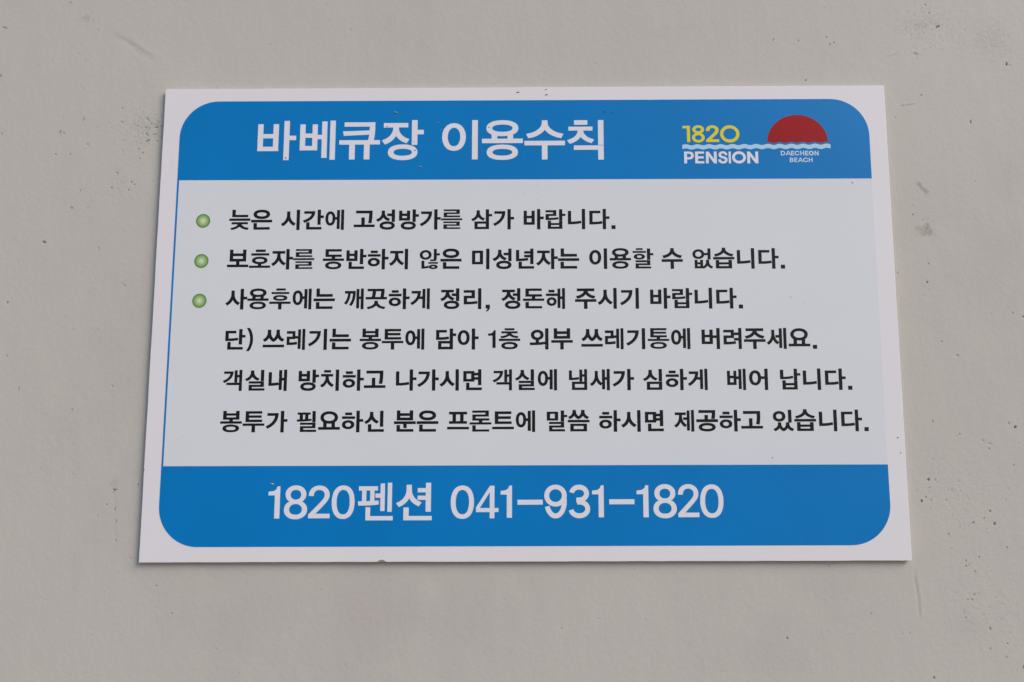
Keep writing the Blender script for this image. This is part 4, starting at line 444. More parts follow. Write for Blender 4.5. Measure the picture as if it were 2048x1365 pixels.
17231,-18647 122,22 115,36 107,50 100,65 91,78 81,92 73,103 63,116 53,128 44,139 35,150 24,160 14,171 5,180 -5,181 -14,170 -25,161 -34,150 -45,139 -54,129 -63,116 -72,104 -82,91 -91,79 -99,66 -107,50 -115,36 -121,22 -129,7 -128,-7 -122,-22 -114,-36 -107,-50 -100,-66 -91,-79 -81,-91 -73,-104 -63,-116 -55,-129 -45,-139 -34,-150 -25,-161 -15,-170 -5,-181 5,-180 15,-171 24,-160 34,-150 44,-139 54,-128 63,-116 72,-104 82,-91 92,-78 99,-65 108,-50 115,-36 122,-22 129,-7/17026,-18246 -67,14 -63,24 -60,34 -60,48 -51,55 -47,64 -42,74 -37,83 -32,94 -27,102 -21,111 -15,120 -9,129 -3,137 3,139 9,130 15,120 21,112 27,103 32,93 37,84 42,74 47,64 51,55 60,48 60,34 63,25 67,14 76,5 75,-5 67,-14 63,-25 60,-34 60,-48 52,-55 47,-64 42,-74 37,-84 32,-93 26,-103 21,-112 15,-120 9,-130 3,-139 -3,-137 -9,-129 -15,-120 -21,-111 -26,-103 -32,-93 -37,-83 -42,-74 -47,-64 -51,-55 -61,-48 -59,-34 -64,-24 -67,-14 -75,-5
''',
 'year': '''
15730,16864 300,0 0,1638 -712,0 0,-250 412,0
17386,18124 -8,73 -26,72 -41,67 -57,60 -69,52 -81,43 -89,31 -95,19 -98,7 -98,-7 -95,-19 -89,-31 -81,-43 -69,-52 -57,-60 -41,-67 -26,-72 -8,-73 8,-74 26,-72 41,-66 57,-61 69,-52 81,-43 89,-31 95,-19 98,-7 98,7 95,19 89,31 81,43 69,52 57,61 41,66 26,72/17096,18124 -4,-31 -12,-30 -21,-28 -27,-26 -34,-21 -39,-18 -43,-13 -47,-8 -47,-3 -48,3 -46,8 -43,13 -39,18 -34,21 -28,26 -20,28 -12,30 -4,31 4,30 12,30 20,28 28,26 34,21 39,18 43,13 46,8 48,3 47,-3 47,-8 43,-13 39,-18 34,-21 27,-26 21,-28 12,-30/17435,17310 -7,77 -23,76 -37,71 -50,66 -62,59 -74,50 -82,41 -89,29 -93,18 -96,6 -96,-6 -94,-18 -89,-29 -82,-41 -73,-50 -62,-59 -51,-66 -36,-71 -23,-76 -8,-77 8,-77 23,-75 36,-72 51,-66 62,-59 73,-50 82,-40 89,-30 94,-18 96,-6 96,6 93,18 89,30 82,40 74,50 62,59 50,66 37,72 23,75/17145,17310 -4,-39 -12,-37 -19,-36 -27,-33 -33,-29 -38,-26 -43,-20 -47,-15 -50,-9 -50,-3 -51,3 -49,9 -47,15 -43,20 -39,26 -33,29 -26,33 -20,36 -12,37 -4,39 4,39 12,37 20,36 26,33 33,30 39,25 43,20 47,15 49,9 51,3 50,-3 50,-9 47,-15 43,-20 38,-25 33,-30 27,-33 19,-36 12,-37
18821,16861 0,272 -823,0 0,-56 379,348 243,245 35,42 30,40 27,38 22,38 18,37 15,36 11,37 8,38 5,38 1,39 -3,54 -10,52 -16,50 -22,49 -29,45 -34,43 -39,39 -44,34 -47,31 -52,28 -56,22 -60,18 -61,12 -65,8 -67,2 -67,-2 -65,-8 -62,-13 -60,-17 -57,-24 -54,-27 -49,-33 -45,-36 -40,-41 -35,-45 -30,-49 -23,-52 -16,-55 -10,-58 -6,-109 339,0 4,80 4,28 6,27 9,24 11,23 14,20 16,19 18,17 20,16 23,13 25,12 27,9 30,6 33,4 36,1 33,-1 31,-3 29,-6 28,-8 26,-10 23,-12 21,-14 19,-15 16,-17 14,-19 12,-20 9,-21 6,-23 5,-25 1,-27 -1,-24 -3,-24 -6,-23 -7,-22 -10,-22 -12,-23 -16,-24 -17,-25 -21,-26 -23,-26 -165,-163 -610,-574 0,-212
20788,17666 -10,123 -28,121 -46,116 -64,108 -79,99 -94,87 -106,74 -117,59 -124,43 -130,26 -132,9 -132,-9 -130,-26 -124,-43 -116,-59 -106,-74 -94,-87 -80,-99 -63,-108 -47,-116 -28,-121 -9,-123 9,-123 28,-121 47,-115 63,-109 80,-98 94,-88 106,-74 116,-59 124,-43 130,-26 132,-9 132,9 130,26 124,43 117,59 106,74 94,88 79,98 64,109 46,115 28,121/20488,17666 -7,-80 -19,-79 -31,-76 -43,-70 -54,-65 -64,-57 -71,-48 -79,-39 -84,-28 -88,-17 -90,-6 -89,6 -88,17 -84,28 -79,39 -72,48 -64,57 -53,65 -43,70 -32,76 -19,79 -6,80 6,81 19,78 32,76 43,71 53,64 64,57 72,49 79,38 84,28 88,18 89,5 90,-5 88,-18 84,-28 79,-38 71,-49 64,-57 54,-64 43,-71 31,-76 19,-78
''',
 'word': '''
15676,14743 0,962 188,0 33,-2 28,-3 25,-5 21,-7 18,-8 16,-10 13,-11 11,-12 9,-13 8,-14 6,-16 6,-16 3,-19 3,-19 1,-21 -1,-21 -3,-19 -4,-18 -5,-17 -6,-16 -8,-15 -9,-13 -11,-12 -13,-11 -16,-10 -18,-8 -21,-7 -24,-6 -29,-3 -32,-1 -345,0 0,-214 353,0 55,2 54,6 50,10 47,14 43,18 40,22 35,25 32,28 28,32 24,35 19,36 14,39 11,40 6,41 2,43 -2,43 -6,42 -11,40 -14,38 -19,37 -24,34 -28,32 -32,28 -35,25 -40,21 -43,18 -47,14 -50,10 -54,6 -55,2 -466,0 0,-1176
17329,14738 0,214 -592,0 0,272 545,0 0,215 -545,0 0,260 585,0 0,214 -861,0 0,-1175
17762,14732 0,666 -2,80 -5,119 -9,202 -170,-23 130,-213 67,-108 57,-87 433,-636 268,0 0,1176 -265,0 0,-715 1,-81 3,-106 14,-169 159,23 -93,171 -58,95 -45,69 -483,713 -268,0 0,-1176
19176,14718 48,5 46,9 43,12 41,17 37,19 35,23 31,25 28,29 24,32 20,34 16,37 12,38 6,40 3,40 -2,34 -4,33 -8,30 -10,29 -14,27 -15,24 -17,22 -18,19 -20,19 -21,16 -21,15 -22,13 -22,12 -22,11 -24,9 -102,35 -108,30 -86,30 -14,8 -14,8 -13,10 -11,10 -9,10 -2,3 -6,10 -4,11 -3,16 -1,14 1,13 2,13 3,11 4,12 6,11 8,12 9,10 12,10 13,9 16,9 17,7 19,6 20,4 22,3 23,0 33,-1 30,-5 26,-8 24,-11 21,-14 10,-10 14,-16 11,-18 7,-21 13,-68 237,0 -8,88 -8,38 -12,37 -17,34 -21,32 -24,29 -27,27 -30,24 -33,20 -35,18 -38,15 -39,12 -42,8 -43,5 -44,2 -44,-2 -43,-5 -41,-8 -40,-11 -38,-15 -37,-18 -33,-21 -31,-24 -28,-27 -25,-31 -21,-34 -17,-36 -13,-39 -7,-40 -2,-43 3,-47 10,-46 17,-42 24,-39 37,-41 37,-30 41,-26 45,-23 49,-20 53,-16 127,-37 102,-37 14,-8 13,-8 11,-9 10,-10 7,-9 1,-2 5,-9 5,-15 1,-11 1,-14 -1,-15 -2,-15 -4,-13 -5,-13 -8,-13 -10,-13 -11,-12 -14,-11 -15,-10 -18,-9 -20,-8 -21,-6 -22,-4 -24,-3 -25,-1 -23,1 -21,2 -21,4 -20,5 -19,7 -17,8 -15,9 -13,10 -12,11 -10,12 -8,13 -6,13 -5,15 -3,17 -8,61 -246,0 10,-93 9,-40 13,-39 17,-36 22,-34 25,-30 28,-28 31,-25 35,-21 37,-19 39,-15 42,-11 44,-8 46,-5 49,-2
19683,14723 207,0 0,1175 -207,0
21339,15316 -7,87 -20,85 -33,81 -46,76 -57,70 -67,61 -76,52 -83,42 -89,30 -93,18 -94,7 -95,-7 -93,-18 -88,-30 -84,-42 -76,-52 -67,-61 -57,-70 -45,-76 -33,-81 -20,-85 -7,-87 7,-86 20,-85 33,-81 45,-76 57,-70 67,-61 76,-52 84,-42 88,-30 93,-19 95,-6 94,6 93,19 89,30 83,42 76,52 67,61 57,70 46,76 33,81 20,85/21079,15316 -4,-49 -13,-49 -20,-46 -28,-44 -34,-40 -41,-35 -46,-30 -51,-23 -54,-18 -57,-10 -57,-4 -58,4 -56,10 -54,18 -51,23 -46,30 -41,35 -35,40 -27,44 -21,46 -12,49 -4,49 4,50 12,48 21,47 27,44 35,39 41,36 46,29 51,24 54,17 56,11 58,4 57,-4 57,-11 54,-17 51,-24 46,-29 41,-36 34,-39 28,-44 20,-47 13,-48
21730,14712 0,666 -2,79 -5,120 -10,202 -174,-24 133,-213 69,-108 59,-86 444,-636 276,0 0,1175 -272,0 0,-714 1,-81 3,-106 15,-169 163,23 -96,171 -59,95 -47,69 -496,712 -275,0 0,-1175
''',
 'place': '''
24704,15483 173,0 40,3 38,10 37,15 33,21 29,26 24,30 19,33 13,36 7,37 0,38 -7,38 -13,36 -19,33 -24,30 -29,26 -33,21 -37,15 -38,10 -40,3 -173,0/24799,15858 94,0 21,-2 21,-6 19,-9 18,-13 16,-17 13,-18 10,-21 7,-23 4,-24 0,-23 -4,-24 -7,-23 -10,-21 -13,-19 -16,-16 -18,-13 -19,-9 -21,-6 -21,-2 -94,0
25157,15481 93,0 220,460 -94,0/25595,15481 94,0 -219,460 -94,0/25300,15582 245,0 0,76 -245,0
26014,15478 0,82 -230,0 0,110 212,0 0,82 -212,0 0,105 227,0 0,82 -322,0 0,-461
26289,15477 16,1 15,2 16,3 14,3 15,5 13,5 14,6 12,7 12,7 12,9 10,9 10,9 9,10 8,11 8,12 6,12 5,12 4,13 8,33 -101,0 -6,-20 -3,-7 -3,-6 -4,-6 -4,-6 -4,-6 -5,-5 -5,-4 -6,-5 -6,-4 -6,-3 -7,-3 -7,-3 -7,-3 -8,-2 -8,-2 -8,-1 -8,-1 -8,-1 -9,0 -15,1 -15,2 -14,3 -14,5 -12,6 -12,7 -11,8 -10,10 -9,11 -8,13 -7,13 -5,16 -4,16 -3,18 0,19 0,20 3,18 4,16 5,15 7,14 8,13 9,11 9,10 11,8 12,7 13,6 13,5 15,3 14,2 16,1 9,0 8,-1 8,-1 8,-1 8,-2 8,-2 7,-2 7,-3 7,-4 6,-3 6,-4 6,-5 5,-4 5,-5 4,-6 4,-5 4,-6 3,-7 3,-7 6,-20 101,0 -8,33 -4,13 -5,13 -7,12 -7,11 -8,11 -9,10 -10,10 -11,9 -11,8 -12,7 -13,7 -13,6 -14,5 -14,5 -15,3 -15,3 -15,2 -16,1 -16,1 -27,-1 -26,-4 -25,-6 -23,-8 -23,-10 -21,-12 -19,-15 -17,-16 -15,-18 -13,-20 -11,-21 -9,-23 -6,-24 -3,-26 -2,-27 2,-27 3,-25 6,-24 9,-23 11,-22 13,-19 15,-18 18,-17 18,-14 21,-12 23,-11 23,-7 25,-6 26,-4 27,-1
26665,15474 0,194 195,0 0,-194 89,0 0,460 -89,0 0,-184 -195,0 0,184 -90,0 0,-460
27363,15471 0,82 -229,0 0,110 211,0 0,82 -211,0 0,105 227,0 0,82 -323,0 0,-461
27855,15699 -2,33 -7,32 -11,31 -16,29 -20,26 -23,23 -27,20 -29,16 -31,11 -32,7 -33,3 -33,-3 -32,-7 -31,-11 -29,-16 -26,-20 -24,-23 -20,-26 -15,-29 -12,-31 -7,-32 -2,-33 2,-32 7,-32 12,-31 15,-29 20,-26 24,-23 26,-20 29,-16 31,-11 32,-7 33,-3 33,3 32,7 31,11 29,16 27,20 23,23 20,26 16,29 11,31 7,32/27740,15699 -1,-16 -3,-16 -6,-15 -8,-15 -10,-13 -12,-12 -13,-9 -15,-8 -15,-6 -16,-4 -17,-1 -17,1 -16,4 -15,6 -15,8 -13,9 -12,12 -10,13 -8,15 -6,15 -3,16 -1,16 1,17 3,16 6,15 8,15 10,13 12,12 13,9 15,8 15,6 16,3 17,2 17,-2 16,-3 15,-6 15,-8 13,-9 12,-12 10,-13 8,-15 6,-15 3,-16
28027,15467 0,261 0,31 -2,47 -4,77 -55,-7 49,-81 26,-43 22,-34 170,-251 95,0 0,460 -93,0 0,-280 1,-32 1,-42 5,-64 51,8 -34,64 -23,37 -17,28 -190,281 -95,0 0,-460
25717,14815 21,1 21,2 19,3 17,4 16,6 15,8 13,8 12,9 10,11 8,11 6,12 6,13 3,13 2,13 1,14 -1,14 -1,13 -4,13 -4,12 -6,11 -7,10 -7,9 -8,8 -9,7 -10,6 -10,6 -10,4 -10,3 -11,2 6,0 0,-23 -4,-1 9,3 8,3 9,5 7,4 8,6 8,6 6,6 6,8 5,8 5,9 3,10 3,10 1,11 0,12 0,13 -2,13 -4,13 -5,13 -6,11 -8,12 -10,10 -10,9 -13,8 -13,8 -15,6 -16,4 -17,4 -19,2 -19,0 -179,0 0,-449/25626,15004 92,0 10,0 10,-1 8,-2 8,-2 7,-3 6,-4 6,-4 6,-4 4,-5 4,-5 3,-6 3,-6 1,-6 1,-6 1,-6 -1,-9 -2,-7 -3,-7 -5,-6 -6,-6 -7,-5 -10,-4 -13,-3 -15,-2 -19,0 -89,0/25626,15185 84,0 16,-1 12,-2 10,-3 9,-3 6,-5 6,-6 4,-6 3,-7 2,-8 1,-8 -1,-7 -1,-6 -2,-5 -2,-5 -3,-5 -4,-5 -4,-4 -5,-4 -5,-3 -6,-3 -7,-3 -6,-2 -8,-1 -8,-1 -8,0 -83,0
26281,14813 0,79 -223,0 0,108 205,0 0,80 -205,0 0,103 220,0 0,79 -312,0 0,-449
26310,14811 94,0 214,449 -94,0/26738,14811 94,0 -214,449 -94,0/26451,14910 240,0 0,76 -240,0
27087,14809 16,1 15,2 15,3 15,3 14,5 14,5 13,6 13,6 12,7 11,8 11,9 10,9 9,10 8,11 7,11 7,12 5,12 4,13 8,32 -101,0 -6,-20 -3,-6 -3,-7 -4,-6 -4,-5 -4,-6 -5,-4 -6,-5 -5,-4 -6,-4 -7,-4 -6,-3 -7,-3 -8,-2 -7,-2 -8,-2 -8,-1 -8,-1 -9,-1 -8,0 -16,1 -14,2 -14,3 -14,4 -13,6 -11,7 -11,8 -10,10 -9,11 -8,12 -7,13 -5,15 -4,16 -3,18 0,19 0,19 3,17 3,16 6,15 7,13 8,13 8,11 10,9 11,8 12,7 13,6 13,5 14,3 15,2 16,1 8,0 9,-1 8,-1 8,-1 8,-2 8,-2 7,-3 7,-2 6,-4 7,-3 6,-4 5,-4 6,-5 5,-5 4,-5 4,-5 4,-6 3,-7 2,-6 7,-20 101,0 -8,32 -4,13 -6,12 -6,12 -7,11 -9,11 -9,9 -9,10 -11,8 -11,9 -12,7 -13,6 -13,6 -14,5 -14,5 -15,3 -15,3 -15,2 -16,1 -16,0 -27,-1 -26,-3 -25,-6 -23,-7 -23,-10 -21,-13 -19,-14 -17,-15 -15,-18 -13,-19 -11,-21 -9,-22 -6,-24 -3,-25 -1,-26 1,-27 3,-25 6,-23 9,-22 11,-21 13,-20 15,-17 18,-16 18,-14 21,-12 23,-10 23,-8 25,-5 26,-4 27,-1
27442,14806 0,190 195,0 0,-190 90,0 0,449 -90,0 0,-180 -195,0 0,180 -89,0 0,-449
''',
 'wave': '''
15256,16160 95,32 96,27 95,14 95,-3 95,-18 95,-29 95,-32 95,-27 95,-13 95,3 95,19 95,30 95,32 95,26 95,12 95,-4 95,-19 95,-30 95,-32 95,-26 95,-12 95,5 95,21 95,30 95,32 95,25 95,11 95,-6 95,-21 95,-30 95,-32 96,-25 95,-10 95,7 95,21 95,31 95,32 95,23 95,10 95,-7 95,-22 95,-31 95,-32 95,-23 95,-9 95,8 95,23 95,31 95,31 95,23 95,8 95,-9 95,-23 95,-32 95,-31 95,-22 95,-7 95,10 95,24 95,31 95,31 96,21 95,7 95,-11 95,-24 95,-32 95,-30 95,-21 95,-6 95,11 95,25 95,32 95,31 95,20 95,5 95,-12 95,-26 95,-32 95,-30 95,-19 95,-4 95,12 95,26 95,32 95,30 95,19 95,3 95,-13 95,-27 95,-32 95,-29 96,-18 95,-3 95,14 95,27 95,32 95,29 95,18 95,2 95,-15 95,-28 95,-32 95,-28 95,-17 95,-1 95,15 95,28 95,33 95,28 95,16 95,0 95,-16 95,-29 95,-32 95,-28 95,-15 95,1 95,17 95,28 95,33 95,27 96,15 95,-2 95,-18 95,-29 95,-32 95,-27 95,-14 95,3 95,18 95,29 95,32 95,27 95,13 95,-3 95,-19 95,-30 95,-32 95,-26 95,-12 95,4 95,19 95,30 95,32 95,26 95,12 95,-5 95,-21 95,-30 95,-32 0,421 -95,32 -95,30 -95,20 -95,5 -95,-12 -95,-25 -95,-32 -95,-30 -95,-20 -95,-4 -95,13 -95,26 -95,32 -95,29 -95,19 -95,4 -95,-14 -95,-26 -95,-32 -95,-30 -95,-18 -95,-2 -95,14 -95,27 -95,32 -95,29 -95,17 -95,2 -96,-15 -95,-27 -95,-32 -95,-29 -95,-17 -95,-1 -95,16 -95,28 -95,32 -95,28 -95,16 -95,0 -95,-16 -95,-28 -95,-32 -95,-28 -95,-16 -95,1 -95,17 -95,29 -95,32 -95,27 -95,15 -95,-2 -95,-17 -95,-29 -95,-32 -95,-27 -95,-14 -95,2 -96,18 -95,30 -95,32 -95,26 -95,14 -95,-4 -95,-19 -95,-29 -95,-32 -95,-26 -95,-13 -95,4 -95,20 -95,30 -95,32 -95,25 -95,12 -95,-5 -95,-20 -95,-30 -95,-32 -95,-25 -95,-11 -95,5 -95,21 -95,31 -95,32 -95,24 -95,10 -95,-6 -96,-22 -95,-30 -95,-32 -95,-24 -95,-9 -95,7 -95,22 -95,31 -95,31 -95,24 -95,8 -95,-8 -95,-22 -95,-31 -95,-32 -95,-22 -95,-8 -95,8 -95,24 -95,31 -95,31 -95,22 -95,7 -95,-9 -95,-24 -95,-32 -95,-30 -95,-22 -95,-6 -95,10 -96,24 -95,32 -95,31 -95,21 -95,5 -95,-11 -95,-25 -95,-32 -95,-30 -95,-20 -95,-5 -95,12 -95,25 -95,32 -95,30 -95,20 -95,4 -95,-13 -95,-26 -95,-32 -95,-29 -95,-19 -95,-4 -95,14 -95,26 -95,32 -95,30 -95,18 -95,2 -95,-14 -96,-27 -95,-32
''',
 'sun': '''
29282,16829 -3,142 -12,142 -20,142 -28,140 -36,138 -43,137 -51,134 -58,132 -65,129 -73,125 -80,121 -86,118 -92,113 -99,108 -105,104 -110,98 -116,92 -121,87 -125,81 -130,74 -134,68 -137,62 -141,54 -143,48 -146,40 -148,34 -150,26 -151,18 -152,11 -152,4 -152,-4 -152,-11 -150,-18 -150,-26 -148,-34 -146,-40 -144,-48 -140,-54 -138,-62 -133,-68 -130,-74 -126,-81 -120,-87 -116,-92 -110,-98 -105,-104 -99,-108 -93,-113 -86,-118 -79,-121 -73,-125 -66,-129 -58,-132 -51,-134 -43,-137 -35,-138 -28,-140 -20,-142 -12,-142 -4,-142 97,21 97,-16 97,-25 97,-26 97,-21 97,-8 96,5 97,18 97,26 97,26 97,18 97,7 97,-8 97,-20 97,-26 97,-25 97,-17 96,-4 97,10 97,21 97,27 97,24 97,15 97,2 97,-12 97,-23 97,-27 96,-23 97,-13 97,1 97,14 97,24 97,26 97,22 97,11 97,-3 97,-16 97,-24 96,-27 97,-20 97,-9 97,5 97,18 97,25 97,26 97,19 97,7 97,-8 97,-19 96,-26 97,-25 97,-18 97,-4 97,10 97,21 97,26 97,24 97,16 97,2
''',
}
